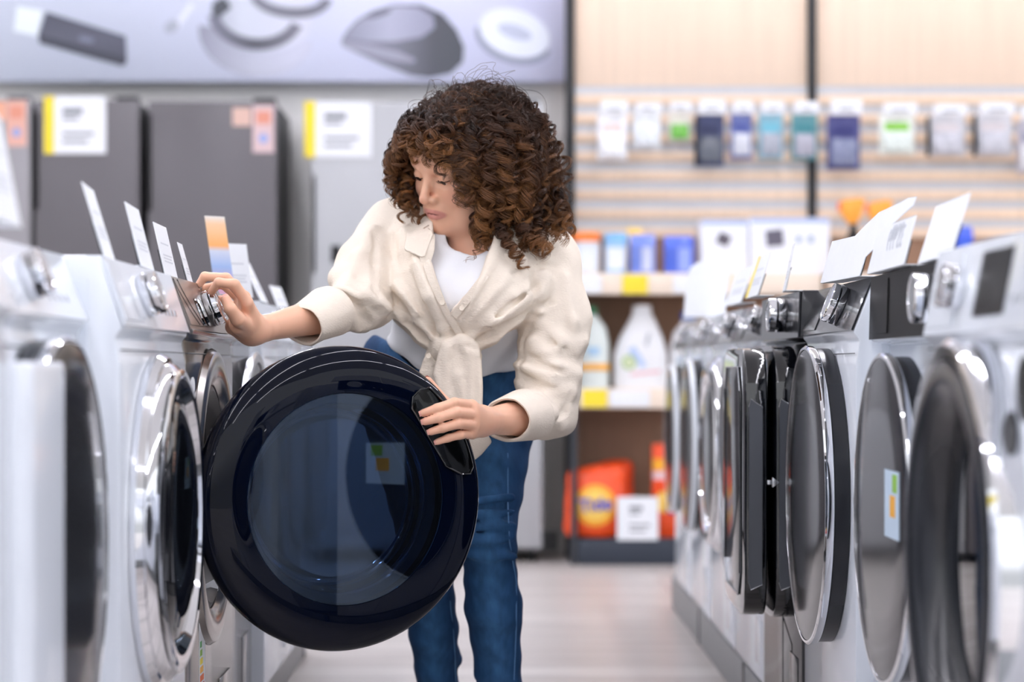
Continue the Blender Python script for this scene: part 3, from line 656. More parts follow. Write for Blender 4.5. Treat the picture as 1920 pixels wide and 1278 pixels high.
for i, y in enumerate((-.235, -.19)):
    add('panel_groove', tube([on3(y+.10*(1-u)**1.6-.05, .1+.85*u, .0052) for u in [j/8 for j in range(9)]], .0009, 6), M_dk, cp3)
add('panel_lip', tube([(.002, -HW+.004, .751), (.004, -.1, .748), (.004, .1, .748), (.002, HW-.004, .751)], .0045, 10), M_tit, T3)
add('door_bezel', dl([(.190, -.03), (.186, -.012), (.196, .002), (.212, .008), (.230, .010), (.246, .006), (.252, -.0035)], seg=96), M_tit, T3)
gk = add('gasket', dl([(.1895, -.006), (.180, -.002), (.168, -.012), (.162, -.03), (.168, -.05), (.160, -.075), (.150, -.09), (.158, -.105), (.1895, -.11)], seg=80), M_gsk, T3)
for a in (.7, 2.2, 3.5, 5.0):
    add('gasket_sticker', box(-.014, -.0125, -.012, .012, -.02, .02, .0005), M_whp, gk).matrix_local = Matrix.Translation((0, .17*math.cos(a), .475+.17*math.sin(a))) @ Matrix.Rotation(a, 4, 'X') @ Matrix.Rotation(.5, 4, 'Y')
add('drum', dl([(.186, -.112), (.187, -.33), (.12, -.335), (0, -.33)], seg=64), M_stl, T3)
el = add('energy_label', box(-.0038, -.0032, -.155, -.085, .14, .33), M_paper, T3)
add('blue_print', box(-.0031, -.0027, -.150, -.090, .30, .325), mat('eu_blue', '#3f5fae', rough=.5), el)
for i, c in enumerate(('#3e9a4a', '#8bbf3f', '#f0dc3a', '#f2b13a', '#e86a2e', '#d8392f')):
    add('class_bar', box(-.0031, -.0026, -.148, -.13+.006*i, .235-.014*i, .245-.014*i), mat('bar'+c, c, rough=.5), el)
add('logo_plate', xf(lathe([(0, 0), (.014, 0), (.014, .001), (0, .001)], 20), Matrix.Translation((-.0035, -.235, .665)) @ RX @ Matrix.Scale(1.6, 4, (1, 0, 0))), M_whp, T3)
add('filter_flap', box(-.0042, -.002, .10, .25, .045, .15, .001), M_tit, T3)
washer(4.40, .525, 'L', 'grey washing machine with a grey disc door behind the open black door', M_lgrey, M_tits, M_lgrey, kn=(.05, .028), door='silver', R=.25, rimm=M_chr)
washer(5.02, .500, 'L', "white washing machine under the woman's forearm, sixth in the left row", kn=(.05, .028), door='mirror', R=.24)
washer(5.64, .500, 'L', 'white washing machine at the far end of the left row', kn=(.05, .028), door='silver', R=.24, panelm=M_lgrey)
# --- right row
T, on, nr, cp = washer(2.475, .530, 'R', 'nearest white washing machine in the right row with a black display', kn=(-.115, .026), disp=(-.02, .13), door='ring', R=.25, top=.02, pz=.73)
add('round_badge', xf(lathe([(0, 0), (.034, 0), (.034, .002), (.030, .003), (0, .003)], 32), Matrix.Translation((-.004, .215, .672)) @ RX), M_pb, T)
T, on, nr, cp = washer(3.215, .585, 'R', 'white washing machine with a black control panel and chrome knob, second in the right row', panelm=M_pb, kn=(.20, .034), door='mirror', R=.24, style='block', pz=.735)
s = add('energy_label', box(.0388, .0393, .055, .17, -.02+.475, .075+.475), mat('label_pale_blue', '#c3d6e8', rough=.5), T); s['label'] = 'pale energy label stuck on the door'
add('class_bar', box(.0394, .0398, .10, .14, .485, .515), mat('bar#f2b13a', '#f2b13a', rough=.5), s)
add('class_bar', box(.0394, .0398, .12, .155, .52, .545), mat('bar#8bbf3f', '#8bbf3f', rough=.5), s)
washer(3.83, .560, 'R', 'white washing machine with a slanted grey mirror panel, third in the right row', panelm=M_grey, kn=(.09, .034), door='mirror', R=.257)
TD, onD, nD, cpD = washer(4.44, .557, 'R', 'black washing machine with an angular black door ajar in the right row', M_grey, M_dk, M_grey, kn=None, door='none', style='block', pz=.748, drawer=False)
kd = knob(cpD, onD(.10, .52, .0034), nD, .033, .034, M_sil)
def rsq(hy, hz, p=3.6, n=72, cy=0., cz=.475):
    o = []
    for i in range(n):
        a = 2*PI*i/n; c, s = math.cos(a), math.sin(a); o.append((cy+hy*math.copysign(abs(c)**(2/p), c), cz+hz*math.copysign(abs(s)**(2/p), s)))
    return o
M_rec = mat('satin_recess', '#4b4e55', rough=.35, spec=.4)
fr = add('door_frame', prism(rsq(.262, .262, 7), -.003, .040, 'yz', .006), M_blk, TD)
dd = add('door', prism(rsq(.255, .258, 7, cy=.24), -.021, .021, 'yz', .008, 3), M_blk, TD)   # hinged on its far edge, standing ajar
dd.matrix_local = Matrix.Translation((.066, -.24, 0)) @ Matrix.Rotation(math.radians(-1.2), 4, 'Z')
octo = [(.06, .30), (.10, .255), (.38, .255), (.42, .30), (.42, .65), (.38, .695), (.10, .695), (.06, .65)]
add('door_glass', prism(octo, .0212, .024, 'yz', .001), M_grey, dd)
add('glass_trim', tube([(.0245, a, b) for a, b in octo], .0018, 8, closed=True), M_sil, dd)
sd = [(-.012, .285), (.010, .275), (.014, .29), (.014, .62), (.010, .635), (-.012, .62)]
add('side_recess', prism(sd, .4935, .4962, 'xz'), M_rec, dd)
add('recess_trim', tube([(a, .4962, b) for a, b in sd], .0011, 6, closed=True), M_sil, dd)
sf = [(.006, .285), (.030, .275), (.034, .29), (.034, .62), (.030, .635), (.006, .62)]
add('side_recess', prism(sf, .2605, .2632, 'xz'), M_rec, fr)
add('recess_trim', tube([(a, .2632, b) for a, b in sf], .0011, 6, closed=True), M_sil, fr)
add('door_latch', join(box(-.030, -.0205, .488, .500, .474, .482, .001), prism([(-.044, .478), (-.030, .468), (-.030, .488)], .486, .502, 'xz', .0008)), M_sil, dd)
add('service_flap', join(tube([(-.0035, .02, .20), (-.0035, .16, .16), (-.0035, .16, .03), (-.0035, .02, .03)], .001, 6, closed=True)), M_dk, TD)
add('rating_sticker', box(.0002-.0042, -.0035, .245, .285, .60, .66), M_sil, TD)
washer(5.05, .560, 'R', 'white washing machine with a dark panel and silver rimmed door, behind the black one', panelm=M_grey, kn=(.14, .030), door='silver', R=.257, rimm=M_sil)
washer(5.67, .560, 'R', 'white washing machine with a grey panel and dark disc door, sixth in the right row', panelm=M_grey, kn=(.14, .030), door='chrome', R=.25)
washer(6.29, .560, 'R', 'white washing machine, second from the far end of the right row', panelm=M_lgrey, kn=(.14, .028), door='mirror', R=.245, rimm=M_whp)
washer(6.91, .560, 'R', 'white washing machine at the far end of the right row', panelm=M_lgrey, kn=(.05, .028), door='mirror', R=.23, rimm=M_whp)
# plinths
for sx, ya, yb, lab in ((-1, 1.4, 6.2, 'long grey display plinth under the left row of washing machines'), (1, 1.7, 7.45, 'long grey display plinth under the right row of washing machines')):
    x0, x1 = (-1.2, -.545) if sx < 0 else (.572, 1.22)
    t = thing('display_plinth', lab, 'plinth', ((x0+x1)/2, (ya+yb)/2, 0)); lx, ly = t.location.x, t.location.y
    add('platform', box(x0-lx, x1-lx, ya-ly, yb-ly, 0, .106, .003), mat('plinth_grey', '#77797b', rough=.4), t)
    xf_ = (x1+.0012) if sx < 0 else (x0-.0012)
    for y in [ya+1.18*i for i in range(1, int((yb-ya)/1.18)+1)]:
        add('joint_strip', box(xf_-lx-.0012, xf_-lx+.0012, y-ly-.012, y-ly+.012, .002, .1055), M_dk, t)
# --- price signs on the machine tops
def sign(p0, p1, h, lean, lab, m=M_paper, yellow=False, txt=None, shape=None, z=.9475, back=None, prints=True):
    """card standing on a machine top between p0 and p1 (x,y), tilted back by lean"""
    a = Vector((p0[0], p0[1], z)); b = Vector((p1[0], p1[1], z)); c = (a+b)/2; t = thing('price_sign', lab, 'price sign', c)
    w = (b-a); L_ = w.length; ax = w.normalized(); up = Vector((lean, 0, h)); hh = up.length; un = up.normalized(); nn = ax.cross(un).normalized()
    def P(u, v, o=0): return ax*(u*L_)+un*(v*hh)+nn*o
    out = shape or [(-.5, 0), (.5, 0), (.5, 1), (-.5, 1)]
    cd = add('card', slab([P(u, v+.006) for u, v in out], nn*.0012), m, t, smooth=False)
    add('clear_holder', slab([P(-.5, .0, -.0015), P(.5, .0, -.0015), P(.5, .5, -.0015), P(-.5, .5, -.0015)], nn*-.001), pane_mat('acrylic', (.95, .97, .98), 1.3), t, smooth=False)
    fd = Vector((-lean, 0, 0)).normalized() if abs(lean) > 1e-6 else Vector((1, 0, 0))
    add('holder_foot', slab([P(-.48, 0)+fd*.001, P(.48, 0)+fd*.001, P(.48, 0)-fd*.035, P(-.48, 0)-fd*.035], (0, 0, .0012)), M_whp, t, smooth=False)
    if yellow:
        for o in (.0013, -.0005): add('yellow_band', slab([P(-.5, .01, o), P(-.34, .01, o), P(-.34, .99, o), P(-.5, .99, o)], nn*.0004), M_yellow, t, smooth=False)
    if prints:
        for v0, u1 in ((.62, .3), (.40, .36), (.34, .30), (.28, .34)):
            add('printed_line', slab([P(-.3, v0, .0013), P(u1, v0, .0013), P(u1, v0+.028, .0013), P(-.3, v0+.028, .0013)], nn*.0003), mat('faint_ink', '#ccd0d8', rough=.6), cd, smooth=False)
    if txt:
        M = Matrix((ax, un, nn)).transposed().to_4x4(); M.translation = P(.12, .68, .0016)
        for s_, sz, dv in txt:
            M2 = M.copy(); M2.translation = P(.10, dv, .0016); add('printed_text', text_geo(s_, sz, M2, .0003, mirror=True), mat('show_through_ink', '#c3c7cf', rough=.6), cd, smooth=False)
    return t
def sp(x, Y, y=None): return ((x-CX)*Y/F, Y)
sign((-.492, 2.12), (-.505, 2.33), .115, -.022, 'price sign with a yellow edge at the far left edge of the photo', yellow=True)
sign((-.523, 2.92), (-.535, 3.07), .097, -.030, 'tallest white price card on the left row, on the chrome ring machine', z=.9475)
sign((-.520, 3.20), (-.528, 3.37), .092, -.024, 'white price card second from the left over the chrome ring machine')
sign((-.538, 3.55), (-.540, 3.70), .086, -.020, 'white price card on the grey machine, left of the woman\'s hand')
sign((-.560, 3.98), (-.563, 4.06), .078, -.022, 'narrow white price card just left of the woman\'s fingertips')
sign(sp(404, 4.42), sp(441, 4.45), .155, -.022, 'tall colourful card with an orange top behind the woman\'s fingers', m=grad_mat('promo_card', [(0, '#d9a3c0'), (.35, '#9db8e6'), (.55, '#cfd6ea'), (.62, '#f4b06a'), (.9, '#f2c9a0'), (1, '#e9e4df')], 'Z'), prints=False)
sign(sp(424, 4.62), sp(474, 4.66), .112, -.014, 'white price card above the woman\'s wrist, in front of the fridges')
sign(sp(489, 4.90), sp(502, 5.05), .090, -.042, 'thin tilted white card right of the wide price card')
sign(sp(520, 5.3), sp(541, 5.45), .05, -.02, 'small white card on the far end of the left row')
sign((.590, 3.14), (.584, 2.88), .080, .026, 'largest tilted white price sign on the right row', prints=False)
sign((.576, 3.49), (.574, 3.16), .070, .018, 'white price sign with show-through figures, left of the largest one', prints=False, txt=[('33 999', .05, .62), ('WW80', .03, .80)])
sign((.556, 3.86), (.575, 3.56), .071, .020, 'white price sign with a cut-out shape on top, third machine of the right row', prints=False, shape=[(-.5, 0), (.5, 0), (.52, .42), (.72, .62), (.95, 1.05), (1.3, 1.35), (1.32, 1.52), (1.15, 1.55), (1.0, 1.5), (.55, 1.42), (.30, 1.2), (.10, 1.0), (-.5, 1.02)])
sign((.520, 4.72), (.520, 4.50), .090, .030, 'white price sign with a yellow edge behind the black machine', yellow=True)
sign((.548, 4.32), (.540, 4.22), .090, .02, 'narrow white price sign on the black washing machine')
sign((.535, 5.30), (.54, 5.0), .085, .03, 'white price sign on the silver rimmed machine of the right row')
sign((.530, 6.45), (.645, 6.40), .16, .012, 'large white sheet sign standing near the far end of the right row', prints=False, shape=[(-.5, 0), (.5, 0), (.5, .8), (.42, .97), (.1, 1.03), (-.25, 1.0), (-.42, .9), (-.5, .7)])
sign((.575, 2.30), (.572, 2.16), .10, .02, 'white price sign at the right edge of the photo on the nearest right machine', prints=False, z=.9475)
# --- the big open door, hinged on the near side of the grey machine
DC = Vector((-.265, 3.68, .584)); dirr = Vector((.891, .454, 0)).normalized(); nrm = Vector((dirr.y, -dirr.x, 0))
R3 = .2535
M_navy = mat('deep_navy_gloss', '#020616', rough=.012, spec=.36)
Ml = Matrix((dirr, Vector((0, 0, 1)), nrm)).transposed().to_4x4(); Ml.translation = DC-T3.location     # local x = towards free edge, y = up, z = outward
door = add('door', lathe([(R3-.006, -.020), (R3-.001, -.012), (R3, -.003), (R3-.002, .005), (R3-.007, .0105), (R3-.014, .0145), (R3-.023, .0178), (R3-.033, .0202), (R3-.045, .0222), (R3-.058, .0236), (R3-.070, .0243), (.1755, .0246), (.1745, .0225), (.1745, -.006), (.19, -.016), (R3-.02, -.020), (R3-.006, -.020)], 128), M_navy, T3); door.matrix_local = Ml
door['label'] = 'large open black porthole door'
pn = add('tinted_pane', lathe([(0, .0256), (.10, .0252), (.1742, .0243), (.1742, .0222), (0, .0232)], 96), pane_mat('tinted_pane', (.20, .27, .38), 1.8, gcol=(.72, .86, 1)), door)
bw = add('glass_bowl', lathe([(.170, -.005), (.162, -.012), (.155, -.035), (.148, -.060), (.136, -.075), (.110, -.083), (.05, -.086), (0, -.087)], 96), pane_mat('bowl_glass', (.52, .58, .66), 1.7, .03), door)
add('bowl_flange', lathe([(.1742, -.0055), (.168, -.004), (.160, -.006), (.1575, -.010), (.165, -.013), (.1742, -.010)], 96), mat('flange_glass', '#c4d6ec', rough=.12, spec=.8, coat=.5), bw)
add('bowl_ring', lathe([(.150, -.058), (.1505, -.062), (.146, -.064), (.1445, -.060), (.150, -.058)], 96), mat('flange_glass', '#c4d6ec'), bw)
add('inner_frame', lathe([(R3-.012, -.0205), (R3-.02, -.027), (.20, -.030), (.178, -.028), (.172, -.018), (.1745, -.0165), (R3-.02, -.0205)], 96), M_dk, door)
M_navy.node_tree.nodes['Principled BSDF'].inputs['IOR'].default_value = 1.36
# handle pocket on the free side
def pol(r, a): return (r*math.cos(math.radians(a)), r*math.sin(math.radians(a)))
op = [pol(.236, a) for a in range(12, 52, 3)]+[pol(.222, 54), pol(.205, 55)]+[pol(.190-.012*math.sin(PI*(a-12)/42), a) for a in range(52, 14, -3)]+[pol(.212, 10), pol(.228, 9.5)]
add('handle_pocket', prism(op, .0185, .0262, 'xy', .002), mat('pocket_black', '#020304', rough=.08, spec=.3), door)
add('pocket_lip', tube([(x, y, .0268) for x, y in op], .0018, 8, closed=True), M_blk, door)
add('door_hinge', box(-R3-.004, -R3+.03, -.05, .05, -.034, -.020, .004), M_sil, door)
# ================================================================ THE WOMAN
M_skin = mat('skin', '#d8a184', rough=.42, attr=True, sss=.12, spec=.45, bump=.06, bscale=500)
M_shirt = mat('cream_crinkle_cotton', '#e8dccd', rough=.85, bump=.55, bscale=210, stretch=(1, 1, 2.2), var=.015, vscale=60, spec=.2)
M_tee = mat('white_jersey', '#e9eaee', rough=.85, bump=.15, bscale=600, spec=.2)
M_jean = mat('blue_denim', '#1d4572', rough=.8, bump=.35, bscale=700, var=.16, vscale=90, stretch=(1, 1, .35), attr=True, spec=.2)
pw = W(860, 1000, 4.30)
PER = thing('person', 'woman with curly brown hair in tied cream shirt and blue jeans, bending over a washer', 'person', (pw.x, pw.y, 0))
PL = Vector(PER.location)
def w3(x, y, Y): return np.array(W(x, y, Y))
# head frame
HC = w3(868, 304, 4.07)
yaw, pitch, roll = math.radians(47), math.radians(-22), math.radians(11)
Fv = np.array([-math.sin(yaw)*math.cos(pitch), -math.cos(yaw)*math.cos(pitch), math.sin(pitch)])
Lf = np.array([math.cos(yaw), -math.sin(yaw), 0.]); Uv = np.cross(Fv, Lf)
Lf2 = Lf*math.cos(roll)-Uv*math.sin(roll); Uv2 = Uv*math.cos(roll)+Lf*math.sin(roll)
HR = np.stack([Lf2, Fv, Uv2], 1)           # columns: her left, forward, up
HS = 1.0
def hp(x, y, z): return HC+HR @ (np.array([x, y, z])*HS)
def hE(c, r, k=.01, op='add', tilt=None):
    R = HR if tilt is None else HR @ np.array(Euler(tilt).to_matrix()); return Ell(hp(*c), np.array(r)*HS, R, k, op)
def hC(a, b, ra, rb, k=.008, op='add'): return Cone(hp(*a), hp(*b), ra*HS, rb*HS, k, op)
skin = [hE((0, -.008, .030), (.074, .092, .086), .01), hE((0, .030, -.012), (.062, .058, .078), .03),
        hE((0, .045, -.062), (.048, .044, .048), .03), hC((-.030, .045, -.080), (.030, .045, -.080), .022, .022, .03),
        hE((0, .078, -.098), (.019, .016, .016), .02), hC((-.055, .0, -.055), (-.028, .055, -.090), .016, .014, .03), hC((.055, .0, -.055), (.028, .055, -.090), .016, .014, .03),
        hE((0, .070, .042), (.050, .024, .040), .03)]
for s in (-1, 1):
    skin += [hE((s*.038, .058, -.030), (.022, .022, .020), .022),                                        # cheeks
             hE((s*.032, .0925, .000), (.0175, .012, .0115), .012, 'sub'),                                 # eye hollows
             hE((s*.0315, .0750, .0005), (.0160, .0148, .0128), .003),                                       # lids over the eyeballs
             hC((s*.0195, .0895, -.0052), (s*.0315, .0925, -.0068), .0012, .0022, .0012, 'sub'), hC((s*.0315, .0925, -.0068), (s*.0450, .0850, -.0042), .0022, .0012, .0012, 'sub'),
             hC((s*.019, .0885, .0050), (s*.031, .0912, .0085), .0010, .0012, .003, 'sub'), hC((s*.031, .0912, .0085), (s*.046, .0835, .0050), .0012, .0010, .003, 'sub'),
             hC((s*.012, .089, .019), (s*.044, .074, .022), .007, .006, .012),                              # brow ridges
             hE((s*.075, -.012, -.008), (.008, .017, .030), .008)]                                          # ears
skin += [hC((0, .086, .010), (0, .1085, -.031), .0065, .0085, .010), hE((0, .1075, -.036), (.0098, .0100, .0085), .005),
         hE((-.0125, .0965, -.038), (.0072, .0095, .0072), .005), hE((.0125, .0965, -.038), (.0072, .0095, .0072), .005),
         hE((-.0065, .101, -.0450), (.0034, .0048, .003), .002, 'sub'), hE((.0065, .101, -.0450), (.0034, .0048, .003), .002, 'sub'),
         hE((0, .084, -.060), (.026, .014, .020), .012)]
# lips, slightly parted
skin += [hC((-.0255, .0805, -.0640), (-.007, .0950, -.0625), .0024, .0040, .004), hC((.0255, .0805, -.0640), (.007, .0950, -.0625), .0024, .0040, .004), hC((-.007, .0952, -.0627), (.007, .0952, -.0627), .0037, .0037, .003),
         hC((-.022, .0815, -.0662), (-.006, .0925, -.0740), .0028, .0048, .004), hC((.022, .0815, -.0662), (.006, .0925, -.0740), .0028, .0048, .004),
         hC((-.017, .0925, -.0674), (.017, .0925, -.0674), .0013, .0013, .0015, 'sub'), hC((-.008, .097, -.0674), (.008, .097, -.0674), .0018, .0018, .002, 'sub')]
NB = w3(912, 478, 4.15)
skin += [Cone(hp(0, -.030, -.050), NB, .050, .056, .03), Cone(hp(0, .012, -.070), NB+np.array([-.015, -.05, -.02]), .034, .046, .03)]
# shoulders and chest under the clothes, arms
SR = w3(728, 432, 4.20); SL = w3(1040, 490, 4.12)
ER = w3(684, 572, 4.04); WRr = w3(476, 620, 3.825); EL = w3(1030, 778, 4.06); WL = w3(905, 790, 3.84)
skin += [Cone(NB+[0, .03, -.03], SR, .045, .036, .04), Cone(NB+[0, .03, -.03], SL+[-.012, 0, -.03], .045, .036, .04), Ell(w3(885, 540, 4.19), (.13, .085, .13), None, .05)]
skin += [Cone(SR, ER, .036, .027, .02), Cone(SL+[-.012, 0, -.03], EL, .036, .036, .02)]
fa = ER*.62+WRr*.38
skin += [Cone(ER, fa, .027, .0325, .02), Cone(fa, WRr+(fa-WRr)*.12, .0335, .0215, .01), Cone(WRr+(fa-WRr)*.12, WRr, .0215, .0205, .01)]
fb = EL*.6+WL*.4
skin += [Cone(EL, fb, .037, .034, .02), Cone(fb, WL+(fb-WL)*.12, .034, .0225, .01), Cone(WL+(fb-WL)*.12, WL, .0225, .021, .01)]
NAILS = []
def finger(pts, r, k=.006, root=.010):
    P = [w3(*p) for p in pts]; n = len(P); out = []
    for i in range(n-1): out.append(Cone(P[i], P[i+1], r[i], r[i+1], .0035 if i else .010))
    return out, P
def hand(wrist, fingers, extra):
    out = []
    for pts, r in fingers[:-1]:
        m = w3(*pts[0]); out.append(Cone(wrist, m, .0165, r[0]*1.12, .016))
    out += extra
    for pts, r in fingers: g, P = finger(pts, r); out.append(Group(g, .0022)); NAILS.append((P[-2], P[-1], r[-1]))
    return out
# her right hand on the knob
RH = [([(463, 567, 3.765), (440, 533, 3.748), (410, 529, 3.752), (397, 546, 3.765)], (.0100, .0088, .0078, .0068)),
      ([(458, 557, 3.792), (424, 521, 3.785), (384, 518, 3.795), (374, 532, 3.80)], (.0102, .0088, .0078, .0068)),
      ([(452, 561, 3.818), (418, 532, 3.822), (387, 540, 3.828), (382, 560, 3.83)], (.0098, .0083, .0074, .0065)),
      ([(446, 578, 3.84), (414, 562, 3.846), (394, 570, 3.85), (390, 587, 3.85)], (.0088, .0074, .0066, .0058)),
      ([(464, 612, 3.790), (446, 598, 3.748), (432, 579, 3.734), (424, 561, 3.737)], (.0150, .0125, .0105, .0080))]
skin += hand(WRr, RH, [Cone(w3(468, 618, 3.81), w3(446, 610, 3.775), .019, .0155, .014), Cone(w3(466, 622, 3.82), w3(438, 612, 3.825), .0185, .015, .014), Cone(w3(462, 600, 3.79), w3(450, 585, 3.82), .017, .015, .014)])
# her left hand on the rim of the open door
LH = [([(884, 760, 3.772), (852, 755, 3.733), (820, 765, 3.717), (793, 774, 3.716)], (.0098, .0088, .0078, .0064)),
      ([(889, 777, 3.770), (855, 773, 3.728), (823, 783, 3.713), (797, 790, 3.714)], (.0100, .0090, .0080, .0066)),
      ([(889, 796, 3.772), (858, 794, 3.731), (830, 802, 3.717), (808, 809, 3.717)], (.0096, .0086, .0077, .0064)),
      ([(885, 813, 3.780), (862, 815, 3.746), (840, 821, 3.732), (820, 828, 3.730)], (.0088, .0076, .0068, .0057)),
      ([(895, 777, 3.835), (868, 776, 3.825), (833, 753, 3.812), (802, 714, 3.803)], (.0135, .0115, .0098, .0078))]
skin += hand(WL, LH, [Cone(w3(900, 782, 3.83), w3(880, 786, 3.80), .019, .016, .014), Cone(w3(898, 796, 3.83), w3(878, 803, 3.80), .017, .015, .014)])
lo = np.array([-.545, 3.68, .62]); hi = np.array([.22, 4.36, 1.32])
def skincol(V):
    base = np.array(lin('#e6b295')); lip = np.array(lin('#c67d7a')); pink = np.array(lin('#d98e7b'))
    C = np.tile(base, (len(V), 1)); q = (V-HC) @ HR
    def blend(mask, c): C[:] = C*(1-mask[:, None])+c*mask[:, None]
    for s in (-1, 1): blend(np.clip(1-np.linalg.norm(q-np.array([s*.042, .075, -.032]), axis=1)/.030, 0, 1)*.45, pink)
    blend(np.clip(1-np.linalg.norm(q-np.array([0, .115, -.035]), axis=1)/.02, 0, 1)*.3, pink)
    el = ((q[:, 0]/.0275)**2+((q[:, 2]+.0678)/.0105)**2); hd = np.linalg.norm(q, axis=1) < .16; blend((np.clip(1.25-el, 0, .35)/.35)*(q[:, 1] > .076)*hd*.75, lip)
    mo = ((q[:, 0]/.015)**2+((q[:, 2]+.0672)/.0017)**2); blend((mo < 1)*(q[:, 1] > .08)*hd*.9, np.array(lin('#8a4640')))
    # nails and fingertips
    for a, b, r in NAILS:
        d = np.linalg.norm(V-b, axis=1); blend(np.clip(1-d/(r*2.2), 0, 1)*.35, np.array(lin('#dc917f')))
    return C
V, Q = sdf_geo(skin, lo, hi, .0018)
body = add_np('body', V-PL, Q, M_skin, PER, col=skincol(V), smooth_it=1)
# nails lie on the fingertips
def nail(a, b, r, outw):
    t = (b-a)/np.linalg.norm(b-a); n = outw-t*(outw @ t); n /= np.linalg.norm(n); s = np.cross(t, n); c = b+n*(r*.90)+t*r*.1
    v = []; f = []
    for i in range(5):
        for j in range(5):
            u = (i/4-.5)*r*1.9; w = (j/4-.5)*r*1.45; v.append(tuple(c+t*u+s*w-n*(w*w/r*.75+max(0, u)**2/r*.3)-PL))
    for i in range(4):
        for j in range(4): f.append((i*5+j, i*5+j+1, i*5+j+6, i*5+j+5))
    g = (v+[tuple(np.array(p)-n*.0006) for p in v], f+[tuple(x+25 for x in q[::-1]) for q in f]); return g
M_nail = mat('nail', '#e3a597', rough=.2, spec=.6)
for i, (a, b, r) in enumerate(NAILS):
    if i in (1, 2, 3): continue
    outw = np.array([0, -1., .25]) if i >= 5 else (np.array([-.5, -.4, 1.]) if i < 4 else np.array([.6, -.8, .2]))
    if i == 9: outw = np.array([0, .6, 1.])
    add('fingernail', nail(a, b, r, outw), M_nail, PER)
# eyes: lowered lids, a sliver of eye, lashes and brows
M_eye = mat('eye_white', '#e6e0dc', rough=.1, spec=.6); M_iris = mat('iris_brown', '#2a1710', rough=.08); M_lash = mat('lash', '#1c100b', rough=.6); M_brow = mat('brow_hair', '#3b2418', rough=.7)
for s in (-1, 1):
    ec = hp(s*.0315, .0762, -.0012)
    Me = Matrix(HR.tolist()).to_4x4(); Me.translation = Vector(ec)-PL
    e = add('eye', xf(lathe([(0, -.0124), (.005, -.0114), (.009, -.0086), (.0115, -.005), (.0124, 0), (.0115, .005), (.009, .0086), (.005, .0114), (0, .0124)], 32), Me), M_eye, PER)
    g = xf(lathe([(0, .0131), (.0028, .0130), (.0058, .0118), (.0058, .0108)], 24), Me @ Matrix.Rotation(math.radians(-90-30), 4, 'X')); add('iris', g, M_iris, e)
    # upper lid edge with lashes
    pts = []; L_ = []
    for i in range(15):
        u = -1+2*i/14; x = s*.0315+u*.0145; y = .0750+.0152*math.sqrt(max(0, 1-(u*.86)**2)); z = -.0032-.0018*(1-u*u)+.001*u*s
        pts.append(Vector(hp(x, y-.0005, z))-PL)
        if i > 0:
            dirv = HR @ np.array([u*.35, .75, -.35]); L_.append(tube([pts[-1], pts[-1]+Vector(dirv)*.0030, pts[-1]+Vector(dirv)*.0052+Vector(HR @ np.array([u*.001, .0006, .0012]))], [.0003, .00025, .0001], 4))
    add('eyelashes', join(tube(pts, .0007, 6), *L_), M_lash, PER)
    L_ = []
    for i in range(46):
        u = i/45; jx = random.uniform(-.0012, .0012); x = s*(.012+.034*u); z = .0205+.0048*math.sin(u*2.3)-.003*u+random.uniform(-.0022, .0022)*(1-u*.6)
        y = .0945-.016*u**1.6; p = Vector(hp(x, y+.001, z))-PL; q_ = Vector(hp(x+s*.006, y-.0015+.0012, z+.0018*(1-1.6*u)))-PL
        L_.append(tube([p, q_], [.0006, .0002], 4))
    add('eyebrow', join(*L_), M_brow, PER)
add('teeth', xf(lathe([(0, 0), (.012, -.002), (.0125, -.004), (0, -.004)], 20), Matrix(HR.tolist()).to_4x4() @ Matrix.Scale(1, 4)).__class__((([tuple(np.array(hp(*(np.array(p)*[1, .55, .9]+[0, .0855, -.0645])))-PL) for p in lathe([(0, 0), (.012, 0), (.0125, -.004), (0, -.004)], 20)[0]]), lathe([(0, 0), (.012, 0), (.0125, -.004), (0, -.004)], 20)[1])), mat('teeth_ivory', '#ece5db', rough=.2), PER)
# ---------------------------------------------------------------- t-shirt
def folds(seed, amp, freq, dirs):
    r = np.random.default_rng(seed); ph = r.uniform(0, 6.28, len(dirs))
    def f(P):
        o = 0
        for (d, fr, a), p0 in zip(dirs, ph): o = o+a*np.sin((P @ np.array(d))*fr+p0+1.3*np.sin(P[:, 2]*17+p0))
        return o*amp
    return f
CH0 = w3(888, 520, 4.15); ABD = w3(852, 660, 4.25); PEL = w3(838, 715, 4.36)
tee = [Cone(w3(760, 440, 4.20), w3(1010, 490, 4.15), .062, .062, .05), Ell(CH0, (.148, .108, .135), None, .05), Cone(CH0, ABD, .122, .116, .05), Cone(ABD, PEL+[0, -.01, 0], .122, .150, .04),
       Cone(NB+[.0, .02, 0], CH0, .05, .1, .04), Ell(w3(838, 545, 4.05), (.062, .050, .062), None, .03), Ell(w3(920, 560, 4.04), (.062, .050, .062), None, .03),
       Ell(w3(880, 444, 4.07), (.043, .09, .040), np.array(Euler((0, .25, 0)).to_matrix()), .004, 'sub'),
       Poly([tuple(W(x, y, 4.2).xz) for x, y in ((560, 560), (690, 612), (735, 655), (790, 694), (850, 706), (905, 706), (975, 690), (1050, 660), (1100, 900), (560, 900))], 3.7, 4.8, .006)]
V, Q = sdf_geo(tee, (-.34, 3.85, .62), (.28, 4.58, 1.18), .0045, folds(3, .0016, 1, [((1, .2, -.8), 95, 1.), ((.6, 0, .8), 70, .7)]))
add_np('t_shirt', V-PL, Q, M_tee, PER, smooth_it=2)
nk = [Vector(p)-PL for p in [w3(*q) for q in ((836, 440, 4.055), (846, 464, 4.035), (862, 486, 4.03), (884, 500, 4.03), (908, 501, 4.035), (930, 490, 4.045), (944, 472, 4.06))]]
